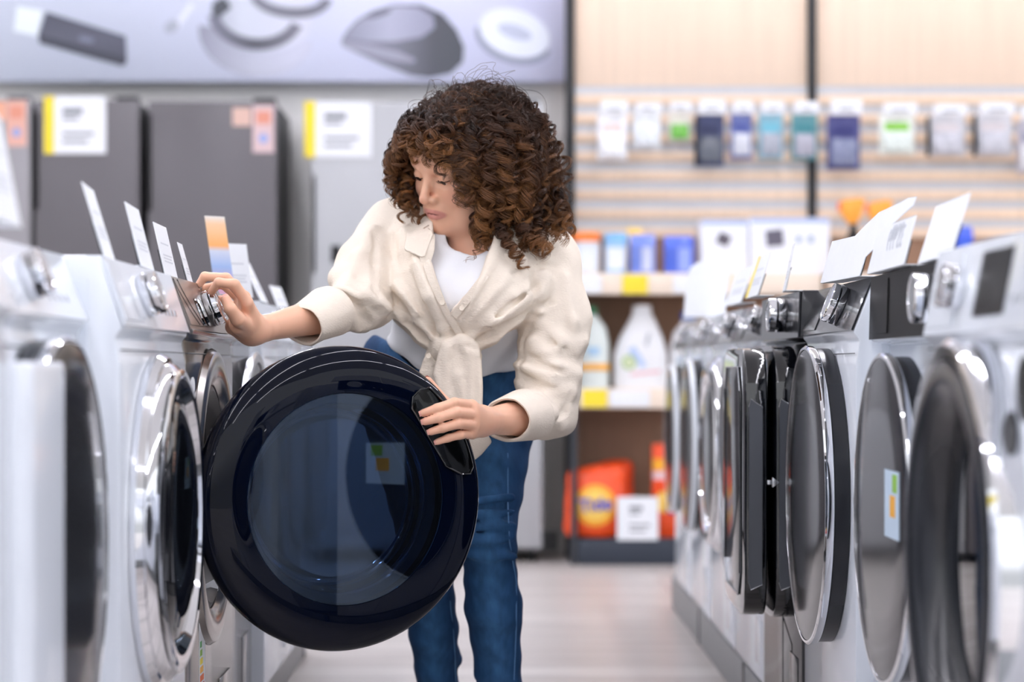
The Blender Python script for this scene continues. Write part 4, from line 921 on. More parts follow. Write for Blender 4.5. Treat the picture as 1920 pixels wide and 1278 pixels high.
# ---------------------------------------------------------------- jeans
HL = w3(925, 735, 4.36); KL = w3(915, 1015, 4.20); AL = w3(948, 1425, 4.34)
HRp = w3(755, 735, 4.44); KR = w3(800, 1030, 4.34); AR = w3(832, 1420, 4.50)
jn = [Ell(w3(845, 725, 4.38), (.158, .125, .125), None, .05), Ell(w3(770, 690, 4.43), (.100, .105, .100), None, .05), Cone(ABD+[.0, .05, .0], PEL, .118, .148, .05),
      Cone(HL, KL, .094, .050, .05), Cone(KL, KL*.70+AL*.30, .050, .053, .02), Cone(KL*.70+AL*.30, AL, .053, .034, .015),
      Cone(HRp, KR, .090, .050, .05), Cone(KR, KR*.62+AR*.38, .050, .048, .01), Cone(KR*.62+AR*.38, AR, .048, .034, .01)]
for (x0, y0, x1, y1, Y) in ((872, 942, 958, 932, 4.15), (870, 966, 960, 960, 4.145), (870, 990, 962, 986, 4.14), (872, 1014, 960, 1008, 4.14), (876, 1038, 962, 1045, 4.15), (905, 800, 975, 778, 4.27), (900, 840, 978, 820, 4.26), (788, 1207, 850, 1222, 4.42), (792, 1247, 858, 1238, 4.43), (902, 1242, 965, 1252, 4.25), (900, 1266, 962, 1272, 4.26)):
    jn.append(Cone(w3(x0, y0, Y), w3(x1, y1, Y), .008, .008, .016))
jn += [Poly([tuple(W(x, y, 4.3).xz) for x, y in ((560, 400), (560, 560), (672, 606), (722, 640), (780, 690), (850, 705), (905, 703), (985, 680), (1060, 600), (1100, 400))], 3.7, 4.9, .006), Half((0, 0, .02), (0, 0, -1))]
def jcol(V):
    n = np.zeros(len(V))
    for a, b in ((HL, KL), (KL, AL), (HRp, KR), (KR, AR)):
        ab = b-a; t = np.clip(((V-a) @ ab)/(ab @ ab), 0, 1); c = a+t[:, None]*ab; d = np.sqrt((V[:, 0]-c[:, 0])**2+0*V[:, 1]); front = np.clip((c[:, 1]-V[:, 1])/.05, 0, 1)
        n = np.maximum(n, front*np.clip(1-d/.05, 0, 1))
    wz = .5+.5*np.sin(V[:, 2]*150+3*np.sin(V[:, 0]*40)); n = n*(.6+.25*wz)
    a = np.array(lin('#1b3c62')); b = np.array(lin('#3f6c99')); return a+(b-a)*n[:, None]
V, Q = sdf_geo(jn, (-.34, 4.0, -.02), (.18, 4.62, .98), .005, folds(5, .0012, 1, [((.3, 0, 1), 120, 1.), ((1, 0, .6), 80, .6)]))
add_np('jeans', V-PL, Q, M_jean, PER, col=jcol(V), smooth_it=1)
M_stitch = mat('denim_seam', '#4f7aa6', rough=.8)
def onsurf(prims, p, d=(0, -1, 0), back=.3):
    """slide point p along d onto the solid"""
    d = np.array(d, float); q = np.array(p, float)-d*back
    for _ in range(60):
        s = evalp(prims, q[None])[0]
        if s < .0004: break
        q = q+d*s*.9
    return q
def seam(pl, nm, m, r, par=PER, prims=None, ydir=(0, 1, 0)):
    P = [onsurf(prims, w3(*p), ydir, .3) for p in pl]; P2 = []
    for a, b in zip(P[:-1], P[1:]):
        for k in range(4): P2.append(onsurf(prims, a+(b-a)*k/4, ydir, .1))
    P2.append(P[-1]); return add(nm, tube([Vector(p)-PL for p in P2], r, 6), m, par)
seam([(952, 850, 4.2), (952, 940, 4.2), (955, 1010, 4.2), (968, 1090, 4.2), (968, 1180, 4.2), (964, 1280, 4.2)], 'side_seam', M_stitch, .0013, PER, jn)
seam([(845, 1120, 4.4), (852, 1200, 4.4), (855, 1290, 4.4)], 'inner_seam', M_stitch, .0013, PER, jn)
# shoes below the frame
M_shoe = mat('white_shoe', '#dcdcdc', rough=.5)
for a, dx in ((AL, -.02), (AR, -.04)):
    pr = [Cone((a[0], a[1]+.01, .035), (a[0]+dx*1.6, a[1]-.15, .028), .038, .034, .02), Cone((a[0], a[1], .05), (a[0], a[1], .085), .037, .038, .03), Half((0, 0, .001), (0, 0, -1))]
    V, Q = sdf_geo(pr, (a[0]-.12, a[1]-.24, -.01), (a[0]+.10, a[1]+.10, .14), .006); add_np('shoe', V-PL, Q, M_shoe, PER, smooth_it=1)
# ---------------------------------------------------------------- overshirt
KN = w3(850, 652, 4.075)
tor = [Cone(w3(748, 432, 4.20), w3(1022, 494, 4.15), .064, .066, .05), Ell(CH0+[0, -.004, 0], (.170, .123, .150), None, .06), Cone(CH0+[-.01, -.02, -.02], KN+[0, .085, .02], .135, .098, .08),
       Ell(w3(832, 545, 4.045), (.070, .060, .066), None, .05), Ell(w3(925, 560, 4.035), (.070, .060, .066), None, .05), Cone(NB+[.01, .05, .0], CH0, .062, .10, .05),
       Cone(w3(985, 560, 4.12), KN+[.01, .02, .01], .075, .035, .06), Cone(w3(765, 560, 4.13), KN+[-.01, .02, .01], .070, .035, .06), Cone(CH0+[0, .06, 0], ABD+[0, .06, .05], .13, .115, .05)]
def ridge(pts, r=.008, k=.022, op='add', Y=None):
    out = []; 
    for a, b in zip(pts[:-1], pts[1:]): out.append(Cone(w3(*a), w3(*b), r, r, k, op))
    return out
def ridge_on(pts, r=.006, k=.02, off=.0, op='add', prims=None):
    P = [onsurf(prims or tor, w3(*p), (0, 1, 0), .35)+np.array([0, off, 0]) for p in pts]; n = len(P)
    return [Cone(P[i], P[i+1], r, r, k, op) for i in range(n-1)]
rd = []
for pts, r in (([(1000, 600, 4.1), (945, 628, 4.1), (890, 648, 4.1), (860, 648, 4.1)], .007), ([(985, 548, 4.1), (930, 600, 4.1), (885, 634, 4.1), (858, 642, 4.1)], .006), ([(755, 545, 4.1), (785, 590, 4.1), (815, 628, 4.1), (838, 650, 4.1)], .008),
               ([(728, 545, 4.1), (750, 585, 4.1), (785, 625, 4.1), (822, 652, 4.1)], .008), ([(785, 500, 4.1), (805, 560, 4.1), (832, 615, 4.1), (845, 645, 4.1)], .006), ([(1010, 520, 4.1), (965, 560, 4.1), (910, 612, 4.1)], .005),
               ([(765, 430, 4.1), (750, 480, 4.1), (748, 540, 4.1)], .006), ([(1015, 450, 4.1), (1020, 520, 4.1), (1005, 590, 4.1)], .006), ([(735, 440, 4.1), (728, 500, 4.1), (730, 560, 4.1)], .005)):
    rd += ridge_on(pts, r*.75, .020, .002)
gr = []
for pts, r in (([(1008, 575, 4.1), (940, 614, 4.1), (880, 642, 4.1)], .005), ([(742, 560, 4.1), (768, 600, 4.1), (806, 640, 4.1)], .005), ([(770, 520, 4.1), (795, 580, 4.1), (826, 632, 4.1)], .004), ([(992, 500, 4.1), (1004, 548, 4.1), (996, 588, 4.1)], .005)):
    gr += ridge_on(pts, r, .012, -.002, 'sub')
tor_all = tor+rd+gr+[
       Poly([tuple(W(x, y, 4.05).xz) for x, y in ((812, 380), (814, 440), (811, 487), (828, 540), (845, 590), (866, 560), (898, 525), (914, 480), (930, 440), (940, 380))], 3.7, 4.16, .004),
       Poly([tuple(W(x, y, 4.1).xz) for x, y in ((560, 560), (722, 584), (748, 612), (790, 650), (835, 672), (880, 668), (930, 645), (990, 596), (1150, 560), (1150, 950), (560, 950))], 3.7, 4.8, .006)]
# sleeves
CR0 = w3(568, 611, 3.905); CR1 = w3(617, 584, 3.965); ERs = w3(676, 572, 4.03)
slv = [Cone(SR+[.012, .0, -.005], w3(694, 505, 4.11), .066, .060, .03), Cone(w3(694, 505, 4.11), ERs+[.006, 0, .008], .060, .050, .03), Ell(w3(654, 520, 4.05), (.038, .045, .028), None, .03), Cone(ERs, CR1, .046, .040, .02), Ell(w3(702, 580, 4.07), (.032, .040, .030), None, .03)]
for pts, r, k in (([(646, 545, 3.98), (668, 560, 3.965), (690, 580, 3.98)], .007, .018), ([(655, 530, 3.98), (690, 545, 3.975), (722, 575, 4.0)], .008, .02), ([(640, 570, 3.95), (652, 595, 3.94), (668, 618, 3.96)], .006, .016), ([(700, 430, 4.12), (672, 480, 4.05), (655, 520, 4.0)], .006, .02)):
    slv += ridge_on(pts, r, k, .001, 'add', slv[:5])
slv += ridge_on([(636, 552, 3.98), (662, 572, 3.97), (690, 596, 3.98)], .004, .010, -.001, 'sub', slv[:5])
EL2 = EL+[.008, .0, .004]; CL0 = w3(952, 786, 3.915); CL1 = w3(985, 778, 3.975)
sll = [Cone(SL+[-.018, 0, -.012], w3(1040, 600, 4.10), .064, .060, .03), Cone(w3(1040, 600, 4.10), w3(1028, 700, 4.07), .060, .056, .04), Cone(w3(1028, 700, 4.07), EL2+[-.010, 0, .006], .056, .048, .03), Cone(EL2+[-.006, 0, 0], CL1, .048, .043, .02), Ell(w3(1046, 750, 4.06), (.026, .04, .045), None, .03)]
for pts, r, k in (([(1000, 640, 4.0), (1045, 690, 3.99), (1085, 700, 4.02)], .007, .02), ([(990, 690, 4.0), (1030, 725, 3.99), (1070, 735, 4.02)], .007, .02), ([(1000, 600, 4.02), (1050, 640, 4.01), (1092, 640, 4.04)], .006, .02), ([(1010, 740, 3.98), (1035, 770, 3.98), (1050, 800, 4.0)], .007, .018), ([(1060, 520, 4.02), (1075, 600, 4.02), (1080, 660, 4.02)], .005, .02)):
    sll += ridge_on(pts, r, k, .001, 'add', sll[:5])
allp = [Group(tor_all, .03), Group(slv, .007), Group(sll, .007)]
# pressed creases
def crease(pts, r=.0045, k=.009, off=-.0015):
    return ridge_on(pts, r, k, off, 'sub', allp)
cs = []
for pts, r in (([(757, 520, 4.1), (775, 560, 4.1), (800, 600, 4.1), (824, 630, 4.1)], .0045), ([(740, 565, 4.1), (765, 603, 4.1), (800, 636, 4.1)], .0040), ([(1030, 568, 4.1), (985, 596, 4.1), (935, 628, 4.1), (895, 652, 4.1)], .0045), ([(1000, 540, 4.1), (955, 580, 4.1), (905, 625, 4.1)], .0035),
               ([(704, 440, 4.1), (706, 496, 4.1), (713, 545, 4.1), (722, 583, 4.1)], .0045), ([(626, 537, 4.0), (650, 556, 4.0), (676, 582, 4.0), (692, 610, 4.0)], .0050), ([(660, 560, 4.0), (690, 574, 4.0), (712, 592, 4.0)], .0035),
               ([(1012, 560, 4.1), (995, 596, 4.1), (980, 640, 4.1), (972, 690, 4.1)], .0040), ([(1000, 590, 4.05), (1030, 640, 4.05), (1060, 655, 4.05)], .0035), ([(985, 660, 4.05), (1020, 690, 4.05), (1058, 700, 4.05)], .0038), ([(975, 705, 4.05), (1010, 722, 4.05), (1045, 730, 4.05)], .0032), ([(1040, 790, 4.0), (1060, 770, 4.02), (1074, 735, 4.05)], .0035), ([(735, 440, 4.1), (745, 500, 4.1), (758, 545, 4.1)], .003), ([(960, 520, 4.1), (1000, 500, 4.1), (1040, 500, 4.1)], .003)):
    cs += crease(pts, r)
allp += cs
# knot and tails
def kn3(a, b, ra, rb, k): return Cone(w3(*a), w3(*b), ra, rb, k)
def cuff(c0, c1, r0, r1, seed, ov=1.12):
    a = Vector(c1-c0); L_ = a.length; M = face_to(a, loc=Vector(c0)-PL); r_ = random.Random(seed); ph = [r_.uniform(0, 6.28) for _ in range(6)]
    prof = [(r0-.002, .004), (r0-.0045, .0), (r0-.001, -.0025), (r0+.002, .0), (r0+.0035, L_*.3), (r1+.002, L_*.8), (r1+.0035, L_*.95), (r1-.001, L_+.003), (r1-.006, L_), (r1-.006, L_*.6), (r0-.0042, L_*.2), (r0-.002, .004)]
    v, f = lathe(prof, 96); o = []
    for x, y, z in v:
        t = math.atan2(y, x); k = 1+.018*math.sin(2*t+ph[0]+z*30)+.012*math.sin(5*t+ph[1]-z*60)+.006*math.sin(11*t+ph[2]+z*140); o.append((x*k*ov, y*k/ov, z+.0025*math.sin(2*t+ph[3])))
    return add('cuff', xf((o, f), M), M_shirt, PER, sharp=60)
cuff(CR0, CR1+(CR1-CR0)*.08, .0405, .0480, 3); cuff(CL0, CL1+(CL1-CL0)*.1, .0425, .0485, 5)
allp += [Group([kn3((812, 668, 4.06), (838, 650, 4.035), .016, .024, .01), kn3((838, 650, 4.035), (872, 650, 4.035), .026, .024, .02), kn3((872, 650, 4.035), (890, 672, 4.05), .020, .014, .02)], .004)]
def sh_disp(P):
    x = P[:, 0]-KN[0]; z = P[:, 2]-KN[2]; r = np.sqrt(x*x+z*z)+1e-6; th = np.arctan2(z, x)
    tors = np.clip((KN[2]+.42-P[:, 2])/.1, 0, 1)*np.clip((1.06*.30-np.abs(x))/.08, 0, 1)*np.clip((P[:, 1] < 4.2)*1., 0, 1)*np.clip((r-.035)/.09, 0, 1)*np.clip((.34-r)/.20, 0, 1)
    w = np.sin(th*17+1.2*np.sin(th*5+r*9))+.5*np.sin(th*31+2+2*np.sin(r*14))
    d = -.0034*tors*(np.clip(w, -.6, 1.5)-.2)
    for E_, ax, am, fr in ((ER, WRr-ER, .0035, 105), (EL, WL-EL, .0018, 80)):
        a = ax/np.linalg.norm(ax); q = P-E_; t = q @ a; g = np.exp(-((q**2).sum(1))/.008); ang = np.arctan2(q[:, 1], q[:, 2]); d = d-am*g*np.sin(t*fr+1.5*np.sin(ang*2)+q[:, 2]*40)
    for A_, B_ in ((SR, ER), (SL, EL)):
        ab = B_-A_; L_ = np.linalg.norm(ab); a = ab/L_; q = P-A_; t = q @ a; rad = q-t[:, None]*a; g = np.clip(1-np.abs(t/L_-.5)/.6, 0, 1)*(np.sqrt((rad**2).sum(1)) < .11)
        d = d-.0013*g*np.sin(rad[:, 0]*60+rad[:, 1]*45+t*28+2*np.sin(t*18))
    return d+.0006*np.sin(P @ np.array([110., 20, 60])+np.sin(P[:, 2]*50))
V, Q = sdf_geo(allp, (-.42, 3.80, .60), (.26, 4.40, 1.20), .0032, sh_disp)
add_np('overshirt', V-PL, Q, M_shirt, PER, smooth_it=1)
# tails: pleated hanging cloth as thin solids
def tail(outline, name, Y=4.02, d=.006, ridges=(), k=.004, bulge=0):
    pr = [Poly([tuple(W(x, y, Y).xz) for x, y in outline], Y-.002, Y+.002, .004, 'add', rnd=.005)]
    for a, b, r in ridges:
        pr.append(Cone(w3(*a, Y), w3(*b, Y), r, r*.7, .012)); a2 = w3(a[0]+9, a[1]+6, Y-.013); b2 = w3(b[0]+7, b[1]-8, Y-.010); pr.append(Cone(a2, b2, .0028, .0018, .007, 'sub'))
    P = np.array([W(x, y, Y) for x, y in outline]); V, Q = sdf_geo(pr, P.min(0)-.04, P.max(0)+.04, .0032, folds(17, .0008, 1, [((1, 0, .3), 160, 1.)])); return add_np(name, V-PL, Q, M_shirt, PER, smooth_it=1)
tail([(824, 672), (832, 650), (846, 637), (864, 631), (880, 634), (893, 648), (899, 680), (900, 752), (902, 800), (918, 828), (888, 858), (872, 838), (850, 800), (828, 745), (818, 700)], 'shirt_tail', 4.005, ridges=(((836, 668), (840, 740), .010), ((880, 650), (889, 830), .010), ((842, 650), (866, 642), .012), ((862, 705), (872, 800), .009), ((866, 642), (886, 662), .011)))
tail([(812, 660), (832, 664), (826, 708), (812, 722), (790, 698), (798, 676)], 'shirt_tail', 4.04, ridges=(((822, 668), (800, 700), .006),))
# collar leaves and plackets
def leaf(pts, name='collar', r=.0035, th=.0022, mid=None):
    P = [w3(*p) for p in pts]; bm = bmesh.new(); vs = [bm.verts.new(Vector(p)-PL) for p in P]; f = bm.faces.new(vs)
    bmesh.ops.triangulate(bm, faces=bm.faces); bmesh.ops.subdivide_edges(bm, edges=bm.edges, cuts=2, use_grid_fill=True)
    bmesh.ops.recalc_face_normals(bm, faces=bm.faces); r_ = bmesh.ops.solidify(bm, geom=list(bm.faces), thickness=th); g = bm_to_geo(bm); o = add(name, g, M_shirt, PER, sharp=50)
    s = o.modifiers.new('s', 'SUBSURF'); s.levels = s.render_levels = 1; return o
leaf([(790, 418, 4.08), (806, 428, 4.03), (812, 438, 4.015), (804, 458, 4.005), (797, 480, 3.995), (788, 482, 3.995), (756, 468, 4.01), (760, 444, 4.04), (768, 420, 4.09)])
leaf([(806, 436, 4.02), (816, 438, 4.02), (815, 470, 4.00), (808, 490, 3.998), (801, 507, 3.994), (791, 503, 3.994), (786, 482, 3.996), (800, 462, 4.004)])
leaf([(915, 470, 4.02), (940, 474, 4.005), (975, 474, 4.0), (990, 482, 4.01), (989, 502, 4.0), (968, 505, 3.995), (942, 500, 3.995), (922, 492, 4.0)])
leaf([(912, 474, 4.02), (934, 478, 4.005), (937, 508, 3.995), (930, 520, 3.992), (914, 520, 3.992), (896, 530, 3.995), (904, 508, 4.0)])
def placket(pts, w, name='placket'):
    c = [onsurf(allp, w3(*p), (0, 1, 0), .3)+[0, -.0015, 0] for p in pts]; v = []; f = []
    for i, p in enumerate(c):
        t = c[min(i+1, len(c)-1)]-c[max(i-1, 0)]; t /= np.linalg.norm(t); s = np.cross(t, [0, -1, 0]); s /= np.linalg.norm(s)
        for q in (-1, 1):
            b = onsurf(allp, p+s*w*.5*q, (0, 1, 0), .1); 
            if abs(b[1]-p[1]) > .02: b = p+s*w*.5*q
            for dy in (0, -.003): v.append(tuple(b+[0, dy, 0]-np.array(PL)))
    for i in range(len(c)-1):
        a = 4*i; b = a+4; f += [(a+1, a+3, b+3, b+1), (a, b, b+2, a+2), (a, a+1, b+1, b), (a+2, b+2, b+3, a+3)]
    f += [(0, 2, 3, 1), (4*len(c)-4, 4*len(c)-3, 4*len(c)-1, 4*len(c)-2)]
    return add(name, (v, f), M_shirt, PER, sharp=50)
placket([(912, 520, 4.1), (893, 545, 4.1), (872, 572, 4.1), (853, 596, 4.1)], .014)
placket([(803, 500, 4.1), (813, 530, 4.1), (827, 560, 4.1), (841, 590, 4.1), (856, 615, 4.1), (868, 634, 4.1)], .012)
M_btn = mat('shell_button', '#e6d9c8', rough=.25)
for (x, y) in ((868, 581), (832, 571), (803, 667), (892, 790)):
    if y > 660: p = w3(x, y, 4.022 if x < 850 else 3.995)
    else: p = onsurf(allp, w3(x, y, 4.1), (0, 1, 0), .3)+[0, -.004, 0]
    add('button', xf(lathe([(0, .0004), (.003, 0), (.0042, .0004), (.0046, .0002), (.0046, -.0014), (0, -.0012)], 20), face_to((0, -1, .1), loc=Vector(p)-PL)), M_btn, PER)
# ---------------------------------------------------------------- curly hair
hr = np.random.default_rng(11)
HCc = w3(905, 324, 4.12)                     # centre of the hair mass
ER_ = np.array([.170, .158, .160])
def shell(P):                                # >0 outside the mass
    q = (P-HCc)/ER_; return np.sqrt((q**2).sum(1))
def hair_paths(n, length, stepn, rho_rng, up_bias=0.):
    # roots over the scalp, leaving the face free
    U = hr.normal(size=(n*8, 3)); U /= np.linalg.norm(U, axis=1)[:, None]       # head frame dirs: left, forward, up
    ok = (U[:, 2] > -.45) & ~((U[:, 1] > .35) & (U[:, 2] < .52)) & ~((U[:, 1] > .05) & (U[:, 2] < .0)) & ~((U[:, 1] > .55) & (U[:, 2] < .62)); U = U[ok][:n]
    n = len(U)
    root = HC+((U*np.array([.072, .090, .084])+np.array([0, -.008, .030])) @ HR.T)
    out = U @ HR.T; rho = hr.uniform(*rho_rng, n); P = root.copy(); paths = [P.copy()]
    part = U[:, 0]
    wob = hr.normal(size=(n, 3))*.32
    L_ = length*hr.uniform(.75, 1.12, n); st = L_/stepn
    for i in range(stepn):
        t = i/stepn; w = np.clip(1.25-2.3*t, 0, 1)[None, None] if np.ndim(t) else np.array(max(0, 1.25-2.6*t))
        down = np.array([0, 0, -1.])
        d = out*w*(1.25)+down*(1-w)*1.15+wob*(.5+t)*.6+np.array([0, 0, .35])*w
        s = shell(P); g = (P-HCc)/ER_**2; g /= np.linalg.norm(g, axis=1)[:, None]
        lim = rho*(1.0); over = s > lim
        dn = (d*g).sum(1); d = np.where((over & (dn > 0))[:, None], d-g*(dn+.12)[:, None], d)
        # keep clear of the face
        q = (P-HC) @ HR; inface = (q[:, 1] > .030) & (q[:, 2] < .068-.4*np.clip(q[:, 0], 0, 1)) & (q[:, 0] > -.082) & (q[:, 0] < .082)
        push = np.where(q[:, 0] > -.012, 1., -1.); d = np.where(inface[:, None], d+(HR[:, 0][None]*push[:, None]*1.6)+HR[:, 1][None]*.15, d)
        d /= np.linalg.norm(d, axis=1)[:, None]; P = P+d*st[:, None]
        q = (P-HC) @ HR; e = np.sqrt((((q-np.array([0, -.008, .02]))/np.array([.080, .098, .098]))**2).sum(1))
        ins = e < 1; P = np.where(ins[:, None], HC+(((q-np.array([0, -.008, .02]))/np.maximum(e, .3)[:, None]+np.array([0, -.008, .02])) @ HR.T), P)
        paths.append(P.copy())
    return np.stack(paths, 1), U, rho
def resample(Pp, m):
    n, k, _ = Pp.shape; t = np.linspace(0, k-1, m); i = np.clip(t.astype(int), 0, k-2); f = (t-i)[None, :, None]; return Pp[:, i]*(1-f)+Pp[:, i+1]*f
def smooth(Pp, it=2):
    for _ in range(it): Pp[:, 1:-1] = Pp[:, 1:-1]*.5+.25*(Pp[:, :-2]+Pp[:, 2:])
    return Pp
def strands(paths, rho, curl_r, pitch, nst, m, rad, spread, tint, amp_root=.25):
    n = len(paths); Pp = smooth(resample(smooth(paths, 2), m), 3); T = np.gradient(Pp, axis=1); T /= np.linalg.norm(T, axis=2)[:, :, None]+1e-9
    ref = hr.normal(size=(n, 1, 3)); A = np.cross(T, ref); A /= np.linalg.norm(A, axis=2)[:, :, None]+1e-9; B = np.cross(T, A)
    seg = np.linalg.norm(np.diff(Pp, axis=1), axis=2); S = np.concatenate([np.zeros((n, 1)), np.cumsum(seg, 1)], 1)
    sgn = hr.choice([-1, 1], n)[:, None]; ph = hr.uniform(0, 6.28, n)[:, None]; pit = (pitch*hr.uniform(.75, 1.35, n))[:, None]; cr = (curl_r*hr.uniform(.65, 1.3, n))[:, None]
    u = S/S[:, -1:]; env = np.clip(amp_root+1.6*u, 0, 1)*(1-.25*np.clip((u-.85)/.15, 0, 1))
    out = []; cols = []
    for s in range(nst):
        o = hr.normal(size=(n, 1))*spread; dr = 1+hr.normal(size=(n, 1))*.10
        jit = hr.normal(size=(n, 1, 3))*spread*.0018/ max(spread, 1e-6)*.4
        th = sgn*(2*PI*S/pit)+ph+o*.9+.25*np.sin(u*9+hr.uniform(0, 6, (n, 1)))
        r = cr*env*dr; axo = (o*pit*.20)[:, :, None]*T
        Pq = Pp+A*(np.cos(th)*r)[:, :, None]+B*(np.sin(th)*r)[:, :, None]+axo+jit*u[:, :, None]+A*(.0022*u*np.sin(u*hr.uniform(6, 16, (n, 1))+hr.uniform(0, 6, (n, 1))))[:, :, None]+B*(.0022*u*np.sin(u*hr.uniform(6, 16, (n, 1))+hr.uniform(0, 6, (n, 1))))[:, :, None]
        out.append(Pq)
        cols.append((u, hr.uniform(.8, 1.2, (n, 1))))
    P = np.concatenate(out); un = np.concatenate([c[0] for c in cols]); sh = np.concatenate([np.repeat(c[1], m, 1) for c in cols]); tn = np.concatenate([tint]*nst)
    return P, un, sh, tn
def strand_mesh(P, un, sh, tn, rad, light):
    N_, m, _ = P.shape; T = np.gradient(P, axis=1); T /= np.linalg.norm(T, axis=2)[:, :, None]+1e-9
    ref = np.array([.31, .52, .79]); A = np.cross(T, ref); A /= np.linalg.norm(A, axis=2)[:, :, None]+1e-9; B = np.cross(T, A)
    rr = (rad*(1-.55*np.linspace(0, 1, m)**3))[None, :, None]; ks = 3; V = np.stack([P+(A*math.cos(2*PI*k/ks)+B*math.sin(2*PI*k/ks))*rr for k in range(ks)], 2)   # N,m,k,3
    idx = np.arange(N_*m*ks).reshape(N_, m, ks); q = [np.stack([idx[:, :-1, k], idx[:, :-1, (k+1) % ks], idx[:, 1:, (k+1) % ks], idx[:, 1:, k]], -1).reshape(-1, 4) for k in range(ks)]
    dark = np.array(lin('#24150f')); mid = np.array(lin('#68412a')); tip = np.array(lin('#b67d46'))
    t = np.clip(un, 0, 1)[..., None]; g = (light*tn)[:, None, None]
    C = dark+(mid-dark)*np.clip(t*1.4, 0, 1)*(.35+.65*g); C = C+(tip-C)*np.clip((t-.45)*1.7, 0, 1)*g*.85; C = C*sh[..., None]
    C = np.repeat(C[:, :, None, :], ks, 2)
    return V.reshape(-1, 3), np.concatenate(q), C.reshape(-1, 3)
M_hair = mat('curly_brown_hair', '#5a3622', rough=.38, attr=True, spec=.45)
parts = []
def batch(n, length, rho, cr, pitch, nst, m, rad, spread, light=1.):
    pa, U, rh = hair_paths(n, length, 26, rho); tint = hr.uniform(0, 1, len(pa))**1.3
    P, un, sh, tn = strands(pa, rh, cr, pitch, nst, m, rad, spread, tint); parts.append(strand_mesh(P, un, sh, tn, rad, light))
batch(300, .20, (.70, .93), .0095, .032, 18, 76, .00052, .50)
batch(250, .21, (.88, 1.02), .0115, .032, 22, 84, .00050, .42)
batch(170, .14, (.80, 1.0), .0105, .028, 20, 64, .00050, .45)
batch(420, .10, (.6, .95), .005, .04, 14, 26, .0006, 1.4, .4)
batch(260, .19, (.75, 1.04), .0100, .040, 6, 70, .00040, 2.2, .8)
# fringe ringlets over the brow and beside the face
def lock(pts, n, cr, pitch, nst=20, m=80, light=1., sp=.42):
    c = np.array([hp(*p) for p in pts]); k = len(c); pa = []
    for i in range(n): pa.append(c+hr.normal(size=(1, 3))*.0045+np.linspace(0, 1, k)[:, None]*hr.normal(size=(1, 3))*.006)
    pa = np.array(pa); tint = hr.uniform(.3, 1, n); P, un, sh, tn = strands(resample(pa, 24), None, cr, pitch, nst, m, .0005, sp, tint, .4); parts.append(strand_mesh(P, un, sh, tn, .0005, light))
for x in (-.045, -.030, -.016, -.002, .012, .026, .040, .052):
    zend = .078 if x < -.02 else (.056 if x < 0 else .046)
    lock([(x*.8, .055, .105), (x, .088, .092), (x*1.05, .104, .070), (x*1.12+.004, .103, .05), (x*1.16+.006, .099, zend)], 3, .0100, .027, m=64)
for (x, y, z0, z1) in ((.084, .040, .05, -.075), (.088, .028, .05, -.10), (.088, .012, .04, -.13), (.090, .035, .03, -.09), (.082, .040, .02, -.085)):
    lock([(x*.8, y*.8, z0+.04), (x, y+.006, z0), (x+.008, y+.008, (z0+z1)/2), (x+.004, y+.006, z1)], 3, .0105, .028)
for (x, y, z0, z1) in ((-.086, .030, .05, -.075), (-.092, .015, .05, -.10), (-.090, .04, .06, -.045), (-.102, .020, .05, -.085), (-.10, .0, .04, -.12), (-.100, .045, .06, -.05), (-.115, .03, .05, -.04), (-.12, .04, .04, -.01)):
    lock([(x*.8, y*.8, z0+.04), (x, y+.004, z0), (x-.006, y+.006, (z0+z1)/2), (x+.002, y+.004, z1)], 3, .0105, .028)
# a few loose ringlets hanging on the collar
def wlock(pts, n, cr, pitch, **k):
    global hp
    old = hp; hp = lambda *p: w3(*p)
    lock(pts, n, cr, pitch, **k); hp = old
wlock([(930, 400, 4.03), (945, 440, 4.0), (965, 470, 3.99), (985, 500, 3.985)], 3, .008, .020)
for k, (x0, y0, x1, y1) in enumerate(((742, 330, 743, 385), (756, 340, 760, 402), (768, 350, 774, 420), (776, 380, 788, 430), (730, 290, 727, 345), (762, 300, 756, 360), (750, 370, 768, 392))):
    wlock([(x0+12, y0-30, 4.09), (x0, y0, 4.075), ((x0+x1)/2+2, (y0+y1)/2, 4.06), (x1, y1, 4.05)], 2, .0085, .022)
wlock([(900, 420, 4.02), (905, 450, 4.0), (898, 475, 3.99), (884, 492, 4.0)], 1, .007, .024, nst=4)
wlock([(960, 400, 4.03), (985, 440, 4.0), (1010, 462, 4.0), (1030, 470, 4.0)], 3, .009, .024)
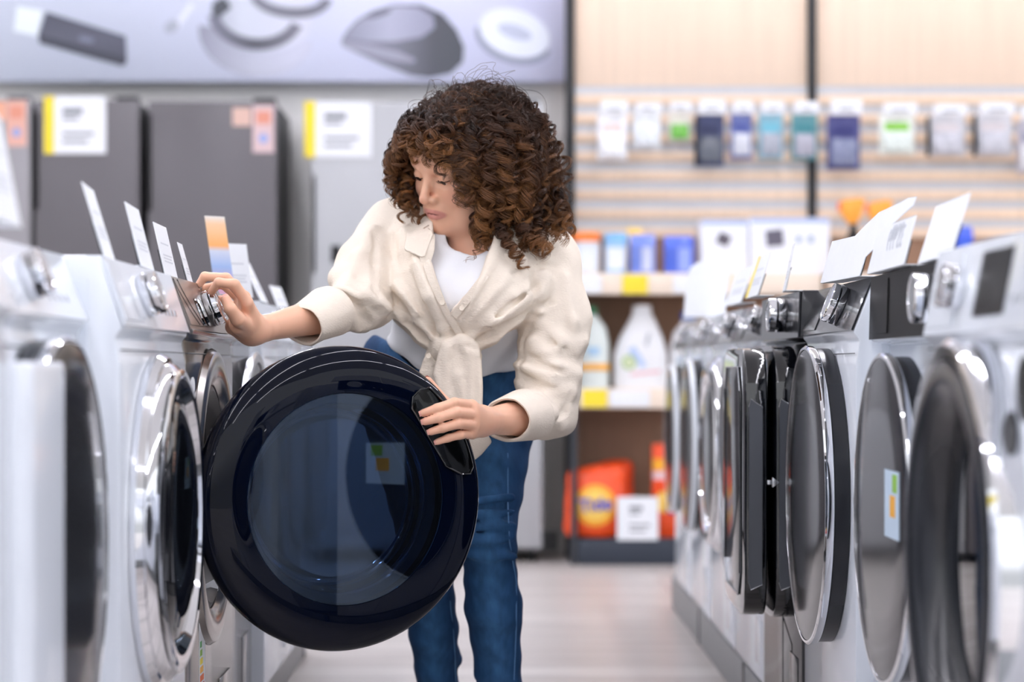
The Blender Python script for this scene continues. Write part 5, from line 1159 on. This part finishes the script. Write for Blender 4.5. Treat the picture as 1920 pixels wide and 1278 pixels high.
wlock([(1020, 380, 4.08), (1045, 420, 4.05), (1052, 448, 4.04)], 3, .009, .024)
for k, (x0, y0, x1, y1) in enumerate(((885, 392, 900, 455), (905, 400, 918, 470), (925, 400, 940, 480), (945, 405, 960, 478), (965, 410, 978, 486), (985, 405, 1000, 480), (1005, 400, 1022, 470), (1025, 390, 1048, 445), (895, 400, 905, 440), (935, 395, 950, 465), (975, 400, 985, 470), (1040, 370, 1062, 420))):
    dy = hr.uniform(-.02, .02); wlock([(x0, y0-25, 4.06+dy), (x0+4, y0+10, 4.04+dy), ((x0+x1)/2+6, (y0+y1)/2+14, 4.03+dy), (x1, y1, 4.02+dy)], 3, .0100, .027)
# fine frizz standing off the outline
pa, U, rh = hair_paths(480, .10, 14, (1.0, 1.06)); pa = pa[(np.sqrt((((pa-HCc)/ER_)**2).sum(2)).max(1) < 1.10)]; fr = resample(pa, 40)
P, un, sh, tn = strands(fr, None, .006, .05, 1, 40, .0003, .5, np.full(len(fr), .4)); parts.append(strand_mesh(P, un, sh, tn, .0002, .9))
Vs = []; Qs = []; Cs = []; o = 0
for v, q, c in parts: Vs.append(v); Qs.append(q+o); Cs.append(c); o += len(v)
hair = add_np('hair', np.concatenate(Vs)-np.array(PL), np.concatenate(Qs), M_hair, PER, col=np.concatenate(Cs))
# dark under-layer close to the scalp
core = [Ell(hp(0, -.018, .030), (.082, .092, .090), HR, .01), Ell(HCc+np.array([.025, .015, -.01]), (.115, .11, .115), None, .03), Ell(w3(960, 400, 4.12), (.075, .08, .075), None, .04),
        hE((0, .105, -.045), (.068, .075, .115), .008, 'sub'), hE((0, .05, -.085), (.060, .06, .07), .01, 'sub')]
def cdisp(P): return .004*np.sin(P[:, 0]*150+2*np.sin(P[:, 2]*60))*np.sin(P[:, 2]*130+P[:, 1]*90)
V, Q = sdf_geo(core, HCc-.26, HCc+.26, .005, cdisp); add_np('hair_underlayer', V-np.array(PL), Q, mat('dark_root_hair', '#20120c', rough=.8, bump=.8, bscale=120), PER, smooth_it=1)
